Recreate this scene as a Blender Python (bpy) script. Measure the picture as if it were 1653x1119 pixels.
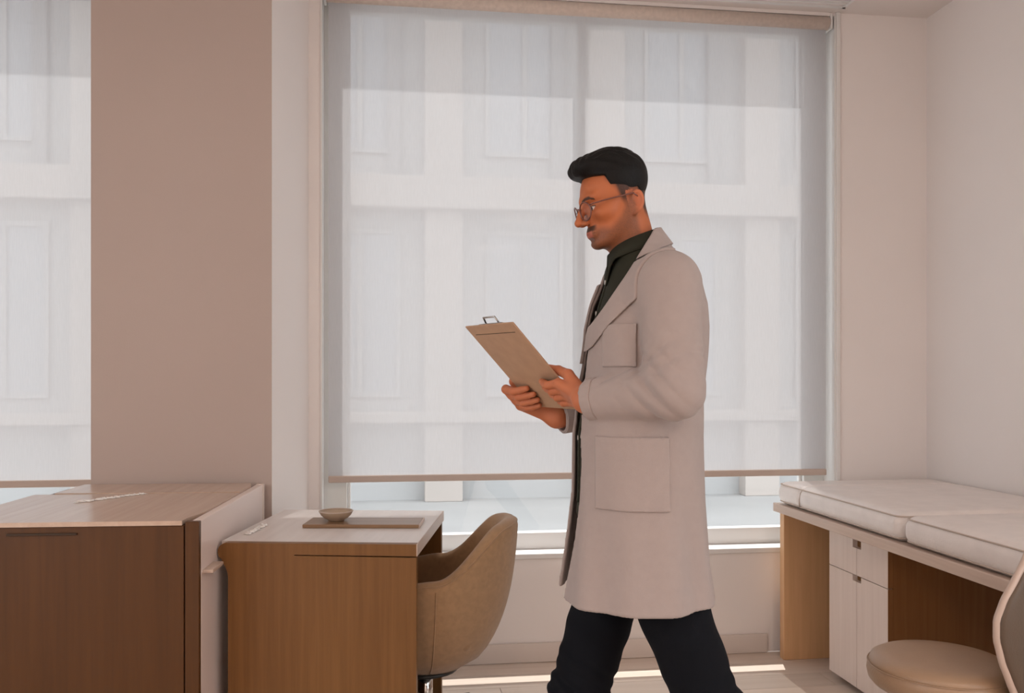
import bpy, bmesh, math, random
import numpy as np
from mathutils import Vector, Matrix

for o in list(bpy.data.objects):
    bpy.data.objects.remove(o, do_unlink=True)
scene = bpy.context.scene
C = scene.collection
R = math.radians
random.seed(7)

# ------------------------------------------------------------------ camera
YAW = R(7.57)
CAM_H = 1.24
cam_d = bpy.data.cameras.new('camera')
cam = bpy.data.objects.new('camera', cam_d)
C.objects.link(cam)
cam.location = (0, 0, CAM_H)
cam.rotation_euler = (R(90), 0, -YAW)
cam_d.sensor_width = 36.0
cam_d.lens = 36.0 * 1400 / 1653
cam_d.shift_y = 50.5 / 1653
cam_d.clip_start = 0.05
scene.camera = cam

# ------------------------------------------------------------------ world, sun, exposure
world = bpy.data.worlds.new('world')
scene.world = world
world.use_nodes = True
bg = world.node_tree.nodes['Background']
bg.inputs['Color'].default_value = (0.95, 0.97, 1.0, 1)
bg.inputs['Strength'].default_value = 2.3

sun_d = bpy.data.lights.new('sun', 'SUN')
sun_d.energy = 4.6
sun_d.angle = R(0.6)
sun_d.color = (1.0, 0.95, 0.91)
sun = bpy.data.objects.new('sun', sun_d)
C.objects.link(sun)
# light travels towards -Y (into the room), steeply down, slightly towards -X
sun_dir = Vector((-0.10, -math.cos(R(71)), -math.sin(R(71))))
sun.rotation_euler = sun_dir.to_track_quat('-Z', 'Y').to_euler()
sun.location = (2, 8, 9)

PANEL_POWER = 17.0
PANEL_COLOR = (1.0, 0.82, 0.71)

scene.view_settings.view_transform = 'Standard'
scene.view_settings.look = 'None'
scene.view_settings.exposure = 0.38
scene.view_settings.gamma = 1.0
scene.view_settings.use_curve_mapping = False

# ------------------------------------------------------------------ material helpers
def new_mat(name):
    m = bpy.data.materials.new(name)
    m.use_nodes = True
    return m, m.node_tree.nodes, m.node_tree.links

def paint(name, col, rough=0.6, bump=0.0, bscale=200.0, var=0.0, vscale=3.0, metal=0.0, spec=0.5, coords='Object'):
    m, n, l = new_mat(name)
    b = n['Principled BSDF']
    b.inputs['Base Color'].default_value = (*col, 1)
    b.inputs['Roughness'].default_value = rough
    b.inputs['Metallic'].default_value = metal
    b.inputs['Specular IOR Level'].default_value = spec
    tc = n.new('ShaderNodeTexCoord')
    if var:
        t = n.new('ShaderNodeTexNoise'); t.inputs['Scale'].default_value = vscale; t.inputs['Detail'].default_value = 4
        l.new(tc.outputs[coords], t.inputs['Vector'])
        r = n.new('ShaderNodeValToRGB')
        r.color_ramp.elements[0].position = 0.3; r.color_ramp.elements[1].position = 0.7
        r.color_ramp.elements[0].color = (*[c * (1 - var) for c in col], 1)
        r.color_ramp.elements[1].color = (*[min(1, c * (1 + var)) for c in col], 1)
        l.new(t.outputs['Fac'], r.inputs['Fac']); l.new(r.outputs['Color'], b.inputs['Base Color'])
    if bump:
        t = n.new('ShaderNodeTexNoise'); t.inputs['Scale'].default_value = bscale; t.inputs['Detail'].default_value = 3
        l.new(tc.outputs[coords], t.inputs['Vector'])
        bp = n.new('ShaderNodeBump'); bp.inputs['Strength'].default_value = bump; bp.inputs['Distance'].default_value = 0.002
        l.new(t.outputs['Fac'], bp.inputs['Height']); l.new(bp.outputs['Normal'], b.inputs['Normal'])
    return m

def wood(name, dark, light, axis='Z', rough=0.42, scale=1.0, rand=False):
    m, n, l = new_mat(name)
    b = n['Principled BSDF']
    b.inputs['Roughness'].default_value = rough
    b.inputs['Specular IOR Level'].default_value = 0.4
    tc = n.new('ShaderNodeTexCoord')
    mp = n.new('ShaderNodeMapping')
    s = {'X': (1.6, 38, 38), 'Y': (38, 1.6, 38), 'Z': (38, 38, 1.6)}[axis]
    mp.inputs['Scale'].default_value = tuple(v * scale for v in s)
    src = tc.outputs['Object']
    if rand:
        oi = n.new('ShaderNodeObjectInfo')
        va = n.new('ShaderNodeVectorMath'); va.operation = 'ADD'
        mu = n.new('ShaderNodeMath'); mu.operation = 'MULTIPLY'; mu.inputs[1].default_value = 9.0
        l.new(oi.outputs['Random'], mu.inputs[0])
        l.new(src, va.inputs[0]); l.new(mu.outputs[0], va.inputs[1]); src = va.outputs[0]
    l.new(src, mp.inputs['Vector'])
    t = n.new('ShaderNodeTexNoise'); t.inputs['Scale'].default_value = 1.0; t.inputs['Detail'].default_value = 6
    t.inputs['Roughness'].default_value = 0.62; t.inputs['Distortion'].default_value = 0.35
    l.new(mp.outputs['Vector'], t.inputs['Vector'])
    r = n.new('ShaderNodeValToRGB')
    r.color_ramp.elements[0].position = 0.28; r.color_ramp.elements[1].position = 0.72
    r.color_ramp.elements[0].color = (*dark, 1); r.color_ramp.elements[1].color = (*light, 1)
    l.new(t.outputs['Fac'], r.inputs['Fac'])
    out = r.outputs['Color']
    if rand:
        hs = n.new('ShaderNodeHueSaturation')
        mr = n.new('ShaderNodeMapRange'); mr.inputs['To Min'].default_value = 0.9; mr.inputs['To Max'].default_value = 1.1
        l.new(oi.outputs['Random'], mr.inputs['Value']); l.new(mr.outputs[0], hs.inputs['Value'])
        l.new(out, hs.inputs['Color']); out = hs.outputs['Color']
    l.new(out, b.inputs['Base Color'])
    bp = n.new('ShaderNodeBump'); bp.inputs['Strength'].default_value = 0.12; bp.inputs['Distance'].default_value = 0.001
    l.new(t.outputs['Fac'], bp.inputs['Height']); l.new(bp.outputs['Normal'], b.inputs['Normal'])
    return m

def fabric(name, col, rough=0.9, scale=700.0, bump=0.35, sheen=0.2, var=0.06):
    m = paint(name, col, rough, bump=bump, bscale=scale, var=var, vscale=60.0, spec=0.2)
    b = m.node_tree.nodes['Principled BSDF']
    b.inputs['Sheen Weight'].default_value = sheen
    b.inputs['Sheen Roughness'].default_value = 0.5
    return m

def thin_glass(name, tint=(0.96, 0.98, 0.98), gloss=0.06):
    m, n, l = new_mat(name)
    n.remove(n['Principled BSDF'])
    out = n['Material Output']
    tr = n.new('ShaderNodeBsdfTransparent'); tr.inputs['Color'].default_value = (*tint, 1)
    gl = n.new('ShaderNodeBsdfGlossy'); gl.inputs['Roughness'].default_value = 0.02
    mx = n.new('ShaderNodeMixShader')
    lw = n.new('ShaderNodeLayerWeight'); lw.inputs['Blend'].default_value = 0.5
    pw = n.new('ShaderNodeMath'); pw.operation = 'POWER'; pw.inputs[1].default_value = 5.0
    ma = n.new('ShaderNodeMath'); ma.operation = 'MULTIPLY_ADD'; ma.inputs[1].default_value = 0.6; ma.inputs[2].default_value = gloss * 0.5
    l.new(lw.outputs['Facing'], pw.inputs[0]); l.new(pw.outputs[0], ma.inputs[0]); l.new(ma.outputs[0], mx.inputs[0])
    l.new(tr.outputs[0], mx.inputs[1]); l.new(gl.outputs[0], mx.inputs[2])
    l.new(mx.outputs[0], out.inputs['Surface'])
    return m

def blind_fabric(name, col, openness):
    m, n, l = new_mat(name)
    n.remove(n['Principled BSDF'])
    out = n['Material Output']
    tr = n.new('ShaderNodeBsdfTransparent')
    tl = n.new('ShaderNodeBsdfTranslucent'); tl.inputs['Color'].default_value = (*col, 1)
    df = n.new('ShaderNodeBsdfDiffuse'); df.inputs['Color'].default_value = (*col, 1)
    m1 = n.new('ShaderNodeMixShader'); m1.inputs[0].default_value = 0.50
    l.new(df.outputs[0], m1.inputs[1]); l.new(tl.outputs[0], m1.inputs[2])
    # woven mesh: tiny variation of how open the weave is
    tc = n.new('ShaderNodeTexCoord'); mp = n.new('ShaderNodeMapping'); mp.inputs['Scale'].default_value = (260, 260, 18)
    no = n.new('ShaderNodeTexNoise'); no.inputs['Scale'].default_value = 1.0
    l.new(tc.outputs['Object'], mp.inputs[0]); l.new(mp.outputs[0], no.inputs['Vector'])
    mr = n.new('ShaderNodeMapRange'); mr.inputs['To Min'].default_value = openness - 0.05; mr.inputs['To Max'].default_value = openness + 0.05
    l.new(no.outputs['Fac'], mr.inputs['Value'])
    m2 = n.new('ShaderNodeMixShader')
    l.new(mr.outputs[0], m2.inputs[0]); l.new(m1.outputs[0], m2.inputs[1]); l.new(tr.outputs[0], m2.inputs[2])
    l.new(m2.outputs[0], out.inputs['Surface'])
    return m

def vcol(name, rough=0.55, bump=0.15, bscale=350.0, sss=0.0):
    m, n, l = new_mat(name)
    b = n['Principled BSDF']
    a = n.new('ShaderNodeVertexColor'); a.layer_name = 'col'
    l.new(a.outputs['Color'], b.inputs['Base Color'])
    b.inputs['Roughness'].default_value = rough
    b.inputs['Specular IOR Level'].default_value = 0.35
    tc = n.new('ShaderNodeTexCoord')
    t = n.new('ShaderNodeTexNoise'); t.inputs['Scale'].default_value = bscale
    l.new(tc.outputs['Object'], t.inputs['Vector'])
    bp = n.new('ShaderNodeBump'); bp.inputs['Strength'].default_value = bump; bp.inputs['Distance'].default_value = 0.001
    l.new(t.outputs['Fac'], bp.inputs['Height']); l.new(bp.outputs['Normal'], b.inputs['Normal'])
    if sss:
        b.inputs['Subsurface Weight'].default_value = sss
        b.inputs['Subsurface Radius'].default_value = (0.01, 0.004, 0.002)
    return m

M = {}
M['wall'] = paint('warm_white_wall_paint', (0.87, 0.82, 0.80), 0.75, bump=0.10, bscale=260, var=0.015, vscale=2.0)
M['pillar'] = paint('taupe_pillar_paint', (0.50, 0.40, 0.355), 0.75, bump=0.10, bscale=260, var=0.015, vscale=2.0)  # wall paint darkened: the shade on the pillar front is in the colour
M['ceiling'] = paint('ceiling_paint', (0.80, 0.74, 0.71), 0.8, bump=0.06, bscale=200)
M['white'] = paint('white_gloss_trim', (0.80, 0.79, 0.78), 0.35, bump=0.02, bscale=90)
M['skirting'] = paint('skirting_paint', (0.74, 0.66, 0.61), 0.5, bump=0.03, bscale=120)
M['alu'] = paint('powder_coated_frame', (0.80, 0.81, 0.79), 0.45, bump=0.02, bscale=150)
M['roller'] = fabric('beige_roller_fabric', (0.70, 0.59, 0.52), 0.85, 500)
M['rail'] = paint('beige_rail', (0.56, 0.45, 0.39), 0.6, bump=0.05, bscale=300)
M['blind'] = blind_fabric('woven_screen_fabric', (0.63, 0.625, 0.645), 0.165)
M['glass'] = thin_glass('window_glass')
M['oak'] = wood('oak_veneer', (0.158, 0.066, 0.016), (0.225, 0.101, 0.029), 'Z')
M['oak_smoked'] = wood('smoked_oak_veneer', (0.072, 0.024, 0.003), (0.102, 0.036, 0.006), 'Z')  # darker copy of the oak, with the credenza's shade in the colour
M['oak_top'] = wood('oak_veneer_top', (0.52, 0.36, 0.27), (0.62, 0.46, 0.36), 'Y', rough=0.24)
for _m in (M['oak_top'],):
    _b = _m.node_tree.nodes['Principled BSDF']; _b.inputs['Coat Weight'].default_value = 0.6; _b.inputs['Coat Roughness'].default_value = 0.35
M['desk_top'] = wood('limed_oak_top', (0.74, 0.68, 0.65), (0.82, 0.76, 0.73), 'Y', rough=0.32)  # paler than the oak of the desk panels
M['oak_pale'] = wood('pale_oak_veneer', (0.74, 0.61, 0.54), (0.82, 0.69, 0.62), 'Z', rough=0.3)
M['oak_panel'] = wood('honey_oak_veneer', (0.66, 0.38, 0.19), (0.78, 0.47, 0.25), 'Z', rough=0.4)
M['oak_carcass'] = wood('brown_oak_carcass', (0.23, 0.095, 0.03), (0.31, 0.14, 0.05), 'Z', rough=0.45)
M['laminate'] = paint('blush_laminate', (0.88, 0.74, 0.68), 0.3, bump=0.02, bscale=120)  # window light on the credenza's right side, put into a pale colour
M['oak_edge'] = wood('pale_oak_edge', (0.56, 0.42, 0.34), (0.68, 0.53, 0.44), 'Y', rough=0.4)
M['floor_oak'] = wood('oak_floor', (0.64, 0.53, 0.45), (0.74, 0.63, 0.55), 'X', rough=0.30, scale=0.6, rand=True)
M['joint'] = paint('floor_joint', (0.18, 0.11, 0.07), 0.9, bump=0.05)
M['dark_gap'] = paint('dark_recess', (0.05, 0.028, 0.016), 0.8, bump=0.05)
M['leather'] = paint('pale_leather', (0.84, 0.77, 0.735), 0.36, bump=0.35, bscale=120, var=0.04, vscale=14)
M['stool'] = paint('taupe_leather', (0.40, 0.26, 0.165), 0.34, bump=0.25, bscale=220, var=0.04, vscale=12)
M['stool_back'] = paint('dark_taupe_leather', (0.10, 0.065, 0.042), 0.45, bump=0.25, bscale=220, var=0.04, vscale=12)  # seat leather darkened to hold the shade on the backrest
M['stool_trim'] = paint('pale_taupe_trim', (0.55, 0.42, 0.35), 0.4, bump=0.15, bscale=220)  # pale colour stands for light catching the backrest rim
M['tub'] = fabric('taupe_boucle', (0.38, 0.225, 0.118), 0.95, 900, bump=0.5, sheen=0.35, var=0.09)
M['piping'] = paint('pale_piping', (0.58, 0.47, 0.40), 0.5, bump=0.2)
M['black'] = paint('black_plastic', (0.015, 0.014, 0.014), 0.35, bump=0.05)
M['chrome'] = paint('chrome', (0.75, 0.74, 0.72), 0.12, metal=1.0, bump=0.01)
M['steel'] = paint('brushed_steel', (0.5, 0.48, 0.46), 0.35, metal=1.0, bump=0.05)
M['bowl'] = paint('sand_glaze', (0.46, 0.35, 0.255), 0.35, bump=0.15, bscale=160, var=0.08, vscale=30)
M['tray'] = wood('walnut_tray', (0.20, 0.115, 0.06), (0.32, 0.19, 0.105), 'X', rough=0.28)
M['film'] = paint('clear_film', (0.86, 0.83, 0.80), 0.08, bump=0.1, spec=1.0)
M['board'] = paint('tan_hardboard', (0.46, 0.285, 0.18), 0.55, bump=0.15, bscale=300, var=0.06, vscale=30)
M['paper'] = paint('paper', (0.82, 0.80, 0.77), 0.8, bump=0.03)
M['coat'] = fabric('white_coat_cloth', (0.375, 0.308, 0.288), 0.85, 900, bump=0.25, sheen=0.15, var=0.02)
M['shirt'] = fabric('olive_shirt_cloth', (0.026, 0.026, 0.017), 0.85, 800, bump=0.3, sheen=0.0)
M['trouser'] = fabric('navy_trouser_cloth', (0.0030, 0.0038, 0.0065), 0.9, 800, bump=0.25, sheen=0.0)
M['shoe'] = paint('black_shoe_leather', (0.02, 0.016, 0.014), 0.3, bump=0.1)
M['hair'] = paint('black_hair', (0.004, 0.0035, 0.0035), 0.55, bump=0.6, bscale=260, spec=0.2)
M['button'] = paint('pale_button', (0.55, 0.52, 0.48), 0.3, bump=0.02)
M['skin'] = vcol('skin', 0.5, 0.12, 420, sss=0.06)
M['frame'] = paint('glasses_frame', (0.16, 0.06, 0.045), 0.25, bump=0.02)
M['lens'] = thin_glass('lens_glass', (0.97, 0.97, 0.98))
M['led'] = None
M['facade'] = paint('pale_render', (0.43, 0.425, 0.425), 0.85, bump=0.3, bscale=30, var=0.03, vscale=0.8)
M['facade_warm'] = paint('warm_stone', (0.47, 0.42, 0.39), 0.85, bump=0.3, bscale=30, var=0.03, vscale=0.9)
M['facade_grey'] = paint('grey_stone', (0.30, 0.295, 0.30), 0.85, bump=0.3, bscale=30)
M['facade_glass'] = paint('far_window_glass', (0.36, 0.38, 0.41), 0.4, bump=0.02, bscale=3)
M['pavement'] = paint('pavement', (0.395, 0.385, 0.38), 0.9, bump=0.3, bscale=20, var=0.06, vscale=1.0)

# ------------------------------------------------------------------ mesh helpers
def tag(o, label=None, cat=None, group=None, kind=None):
    if label: o['label'] = label
    if cat: o['category'] = cat
    if group: o['group'] = group
    if kind: o['kind'] = kind
    return o

def empty(name, loc=(0, 0, 0), rz=0.0, label=None, cat=None, group=None, kind=None):
    o = bpy.data.objects.new(name, None)
    o.empty_display_size = 0.1
    C.objects.link(o)
    o.location = loc; o.rotation_euler = (0, 0, rz)
    return tag(o, label, cat, group, kind)

def link(name, me, mat, parent=None, smooth=False):
    o = bpy.data.objects.new(name, me)
    C.objects.link(o)
    if mat is not None:
        me.materials.append(mat)
    if parent is not None:
        o.parent = parent
    if smooth:
        me.polygons.foreach_set('use_smooth', np.ones(len(me.polygons), dtype=bool))
    return o

def mesh(name, verts, faces):
    me = bpy.data.meshes.new(name)
    me.from_pydata([tuple(v) for v in verts], [], [tuple(f) for f in faces])
    me.update()
    return me

def add_box(bm, x0, x1, y0, y1, z0, z1, bev=0.0, seg=2):
    vs = [bm.verts.new((x, y, z)) for x in (x0, x1) for y in (y0, y1) for z in (z0, z1)]
    F = [(0, 1, 3, 2), (4, 6, 7, 5), (0, 4, 5, 1), (2, 3, 7, 6), (0, 2, 6, 4), (1, 5, 7, 3)]
    fs = [bm.faces.new([vs[i] for i in f]) for f in F]
    if bev:
        ed = list({e for f in fs for e in f.edges})
        bmesh.ops.bevel(bm, geom=ed, offset=bev, segments=seg, affect='EDGES', profile=0.5)

def bm_obj(name, bm, mat, parent=None, smooth=False):
    bmesh.ops.recalc_face_normals(bm, faces=bm.faces)
    me = bpy.data.meshes.new(name)
    bm.to_mesh(me); bm.free()
    return link(name, me, mat, parent, smooth)

def box(name, x0, x1, y0, y1, z0, z1, mat, parent=None, bev=0.0, seg=2):
    bm = bmesh.new()
    add_box(bm, x0, x1, y0, y1, z0, z1, bev, seg)
    return bm_obj(name, bm, mat, parent)

def boxes(name, lst, mat, parent=None, bev=0.0):
    bm = bmesh.new()
    for b in lst:
        add_box(bm, *b, bev)
    return bm_obj(name, bm, mat, parent)

def prism(name, outline, y0, y1, mat, parent=None):
    """outline in the x/z plane, extruded along y"""
    n = len(outline)
    v = [(x, y0, z) for x, z in outline] + [(x, y1, z) for x, z in outline]
    f = [tuple(range(n)), tuple(range(2 * n - 1, n - 1, -1))]
    f += [(i, i + n, (i + 1) % n + n, (i + 1) % n) for i in range(n)]
    me = mesh(name, v, f)
    bm = bmesh.new(); bm.from_mesh(me)
    bmesh.ops.triangulate(bm, faces=[q for q in bm.faces if len(q.verts) > 4])
    bpy.data.meshes.remove(me)
    return bm_obj(name, bm, mat, parent)

def loft(name, rings, mat, parent=None, cap=True, closed=True, smooth=True, loop=False):
    n = len(rings[0]); v = [p for r in rings for p in r]; f = []
    k = len(rings)
    for i in range(k if loop else k - 1):
        i2 = (i + 1) % k
        for j in range(n if closed else n - 1):
            j2 = (j + 1) % n
            f.append((i * n + j, i * n + j2, i2 * n + j2, i2 * n + j))
    if cap and not loop:
        f.append(tuple(range(n - 1, -1, -1))); f.append(tuple(range((k - 1) * n, k * n)))
    me = mesh(name, v, f)
    bm = bmesh.new(); bm.from_mesh(me); bmesh.ops.recalc_face_normals(bm, faces=bm.faces)
    bm.to_mesh(me); bm.free()
    return link(name, me, mat, parent, smooth)

def tube(name, pts, r, mat, parent=None, n=10, loop=False, radii=None):
    pts = [Vector(p) for p in pts]; rings = []
    k = len(pts)
    ref = None
    for i, p in enumerate(pts):
        if loop:
            d = pts[(i + 1) % k] - pts[i - 1]
        else:
            d = pts[min(i + 1, k - 1)] - pts[max(i - 1, 0)]
        d.normalize()
        if ref is None:
            ref = Vector((0, 0, 1)) if abs(d.z) < 0.9 else Vector((1, 0, 0))
        a = (ref - d * ref.dot(d)).normalized(); ref = a
        b = d.cross(a)
        rr = radii[i] if radii else r
        rings.append([p + rr * (math.cos(t) * a + math.sin(t) * b) for t in [2 * math.pi * q / n for q in range(n)]])
    return loft(name, rings, mat, parent, loop=loop)

def lathe(name, prof, mat, parent=None, n=48, centre=(0, 0)):
    rings = []
    for i in range(n):
        t = 2 * math.pi * i / n
        rings.append([(centre[0] + r * math.cos(t), centre[1] + r * math.sin(t), z) for r, z in prof])
    o = loft(name, rings, mat, parent, closed=False, loop=True)
    me = o.data
    bm = bmesh.new(); bm.from_mesh(me); bmesh.ops.remove_doubles(bm, verts=bm.verts, dist=1e-5)
    bmesh.ops.recalc_face_normals(bm, faces=bm.faces); bm.to_mesh(me); bm.free()
    me.polygons.foreach_set('use_smooth', np.ones(len(me.polygons), dtype=bool))
    return o

def rounded_box(name, x0, x1, y0, y1, z0, z1, r, mat, parent=None, n=(10, 10, 6), puff=0.0, fold=None):
    """cushion: box with big soft corners, optional puffed top"""
    bm = bmesh.new(); cache = {}
    def V(x, y, z):
        k = (round(x, 6), round(y, 6), round(z, 6))
        if k in cache: return cache[k]
        q = Vector((min(max(x, x0 + r), x1 - r), min(max(y, y0 + r), y1 - r), min(max(z, z0 + r), z1 - r)))
        d = Vector((x, y, z)) - q
        p = q + d.normalized() * r if d.length > 1e-9 else Vector((x, y, z))
        if puff:
            u = (p.x - x0) / (x1 - x0); w = (p.y - y0) / (y1 - y0); h = (p.z - z0) / (z1 - z0)
            p.z += puff * h * (max(0, u * (1 - u)) * max(0, w * (1 - w)) * 16) ** 0.35
        if fold: p = fold(p)
        cache[k] = bm.verts.new(p); return cache[k]
    def lin(a, b, m):
        # dense near the rounded ends
        e = [a + r * t for t in (0, .25, .5, .75)] + [a + r + (b - a - 2 * r) * i / m for i in range(m + 1)] + [b - r * t for t in (.75, .5, .25, 0)]
        return e
    X, Y, Z = lin(x0, x1, n[0]), lin(y0, y1, n[1]), lin(z0, z1, n[2])
    def quad(a, b, c, d):
        s = [a, b, c, d]
        u = []
        for q in s:
            if q not in u: u.append(q)
        if len(u) >= 3:
            try: bm.faces.new(u)
            except ValueError: pass
    for i in range(len(X) - 1):
        for j in range(len(Y) - 1):
            for z in (z0, z1):
                quad(V(X[i], Y[j], z), V(X[i + 1], Y[j], z), V(X[i + 1], Y[j + 1], z), V(X[i], Y[j + 1], z))
    for i in range(len(X) - 1):
        for k in range(len(Z) - 1):
            for y in (y0, y1):
                quad(V(X[i], y, Z[k]), V(X[i + 1], y, Z[k]), V(X[i + 1], y, Z[k + 1]), V(X[i], y, Z[k + 1]))
    for j in range(len(Y) - 1):
        for k in range(len(Z) - 1):
            for x in (x0, x1):
                quad(V(x, Y[j], Z[k]), V(x, Y[j + 1], Z[k]), V(x, Y[j + 1], Z[k + 1]), V(x, Y[j], Z[k + 1]))
    bmesh.ops.remove_doubles(bm, verts=bm.verts, dist=1e-6)
    return bm_obj(name, bm, mat, parent, smooth=True)

# ------------------------------------------------------------------ the setting
WY = 3.74           # inner face of the window wall
WO = 3.89           # its outer face
XR = 2.44           # right wall
XL = -2.7
YR = -4.6           # rear wall
CZ = 2.91           # ceiling
SILL = 0.472
A0, A1 = -0.32, 1.99       # big window
B0, B1 = -2.35, -1.02      # window on the left
HEAD = 2.895

def struct(o):
    o['kind'] = 'structure'; return o

fl = struct(box('floor', XL, XR + 0.1, YR, WY, -0.08, -0.012, M['joint']))
PW, PL = 0.148, 1.35
pm = None
row = 0
y = WY - 0.0015
while y > YR + PW:
    x = XL - (row * 0.47) % PL
    while x < XR:
        a, b = max(x, XL), min(x + PL - 0.002, XR)
        if b - a > 0.02:
            if abs((b - a) - (PL - 0.002)) < 1e-6 and pm is not None:
                o = bpy.data.objects.new('plank', pm); C.objects.link(o)
            else:
                bm = bmesh.new(); add_box(bm, 0, b - a, -PW + 0.002, 0, -0.013, 0)
                o = bm_obj('plank', bm, M['floor_oak'])
                if abs((b - a) - (PL - 0.002)) < 1e-6: pm = o.data
            o.parent = fl; o.location = (a, y, 0)
        x += PL
    y -= PW; row += 1

struct(box('ceiling', XL, XR + 0.1, YR, WO, CZ, CZ + 0.1, M['ceiling']))
RW0, RW1 = -1.7, 1.3      # unseen window added in the right wall to brighten the room
LW0, LW1 = -1.0, 1.9      # unseen window added in the left wall, also for fill light
SH = 2.6
struct(boxes('wall_right', [(XR, XR + 0.1, YR, RW0, 0, CZ), (XR, XR + 0.1, RW1, WO, 0, CZ), (XR, XR + 0.1, RW0, RW1, 0, SILL), (XR, XR + 0.1, RW0, RW1, SH, CZ)], M['wall']))
struct(boxes('wall_left', [(XL - 0.1, XL, YR, LW0, 0, CZ), (XL - 0.1, XL, LW1, WO, 0, CZ), (XL - 0.1, XL, LW0, LW1, 0, SILL), (XL - 0.1, XL, LW0, LW1, SH, CZ)], M['wall']))
def fill_window(name, x, y0, y1, rz):
    w = empty(name, (x, (y0 + y1) / 2, SILL), rz, kind='structure')
    hw, h = (y1 - y0) / 2, SH - SILL
    for a, b in ((-hw, -hw + 0.06), (hw - 0.06, hw)):
        box('frame_stile', a, b, -0.03, 0.03, 0, h, M['alu'], w, 0.004)
    box('bottom_rail', -hw + 0.06, hw - 0.06, -0.03, 0.03, 0, 0.06, M['white'], w, 0.004)
    box('top_rail', -hw + 0.06, hw - 0.06, -0.03, 0.03, h - 0.06, h, M['alu'], w, 0.004)
    box('mullion', -0.021, 0.021, -0.03, 0.03, 0.06, h - 0.06, M['alu'], w, 0.004)
    box('pane', -hw + 0.06, -0.021, -0.003, 0.003, 0.06, h - 0.06, M['glass'], w)
    box('pane', 0.021, hw - 0.06, -0.003, 0.003, 0.06, h - 0.06, M['glass'], w)
fill_window('window_3', XR + 0.06, RW0, RW1, R(90))
fill_window('window_4', XL - 0.06, LW0, LW1, R(90))
struct(box('wall_rear', XL - 0.1, XR + 0.1, YR - 0.1, YR, 0, CZ, M['wall']))
struct(boxes('wall_back', [
    (XL - 0.1, B0, WY, WO, 0, HEAD), (B1, A0, WY, WO, 0, HEAD), (A1, XR + 0.1, WY, WO, 0, HEAD),
    (B0, B1, WY, WO, 0, SILL), (A0, A1, WY, WO, 0, SILL), (XL - 0.1, XR + 0.1, WY, WO, HEAD, CZ + 0.35)], M['wall']))
pv = [(-1.133, 3.42), (-0.475, 3.42), (-0.368, WY), (-1.133, WY)]      # its window side is splayed
struct(link('wall_pillar', mesh('wall_pillar', [(x, y, 0) for x, y in pv] + [(x, y, CZ) for x, y in pv],
       [(3, 2, 1, 0), (4, 5, 6, 7), (0, 1, 5, 4), (1, 2, 6, 5), (2, 3, 7, 6), (3, 0, 4, 7)]), M['pillar']))
pl = bpy.data.objects['wall_pillar']; pl.data.materials.append(M['wall']); pl.data.polygons[3].material_index = 1    # the reveal keeps the wall colour; the front's shade is in its colour
struct(boxes('baseboard_back', [(-0.37, 1.66, WY - 0.014, WY, 0.001, 0.085)], M['skirting'], bev=0.003))
struct(boxes('baseboard_right', [(XR - 0.014, XR, YR, 2.0, 0.001, 0.085)], M['skirting'], bev=0.003))

def window(name, x0, x1, mull, side):
    w = empty(name, ((x0 + x1) / 2, WY + 0.09, SILL), kind='structure')
    ox, oy, oz = w.location
    def L(nm, a, b, c, d, e, f, m, bev=0.004):
        return box(nm, a - ox, b - ox, c - oy, d - oy, e - oz, f - oz, m, w, bev)
    fy0, fy1 = WY + 0.095, WY + 0.148
    L('frame_stile', x0, x0 + side, fy0, fy1, SILL, HEAD, M['alu'])
    L('frame_stile', x1 - side, x1, fy0, fy1, SILL, HEAD, M['alu'])
    L('frame_bead', x0 + side, x0 + side + 0.014, fy0 + 0.02, fy1 - 0.01, SILL, HEAD, M['white'])
    L('frame_bead', x1 - side - 0.014, x1 - side, fy0 + 0.02, fy1 - 0.01, SILL, HEAD, M['white'])
    L('bottom_rail', x0 + side, x1 - side, fy0, fy1, SILL, SILL + 0.075, M['white'])
    L('top_rail', x0 + side, x1 - side, fy0, fy1, HEAD - 0.06, HEAD, M['alu'])
    edges = [x0 + side]
    for m_ in mull:
        L('mullion', m_ - 0.021, m_ + 0.021, fy0, fy1, SILL + 0.075, HEAD - 0.06, M['alu'])
        edges += [m_ - 0.021, m_ + 0.021]
    edges.append(x1 - side)
    for i in range(0, len(edges), 2):
        L('pane', edges[i], edges[i + 1], fy0 + 0.025, fy0 + 0.031, SILL + 0.075, HEAD - 0.06, M['glass'], 0)
    L('window_sill', x0, x1, WY - 0.012, fy0, SILL - 0.022, SILL + 0.002, M['white'], 0.004)
    # white lining boards of the reveal
    L('reveal_lining', x0, x0 + 0.008, WY - 0.006, fy0, SILL, HEAD, M['white'], 0.001)
    L('reveal_lining', x1 - 0.008, x1, WY - 0.006, fy0, SILL, HEAD, M['white'], 0.001)
    return w

window('window_1', A0, A1, [0.829], 0.106)
window('window_2', B0, B1, [], 0.07)
struct(boxes('trim_1', [(A1, A1 + 0.018, WY - 0.012, WY, SILL, CZ)], M['white'], bev=0.002))

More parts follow.
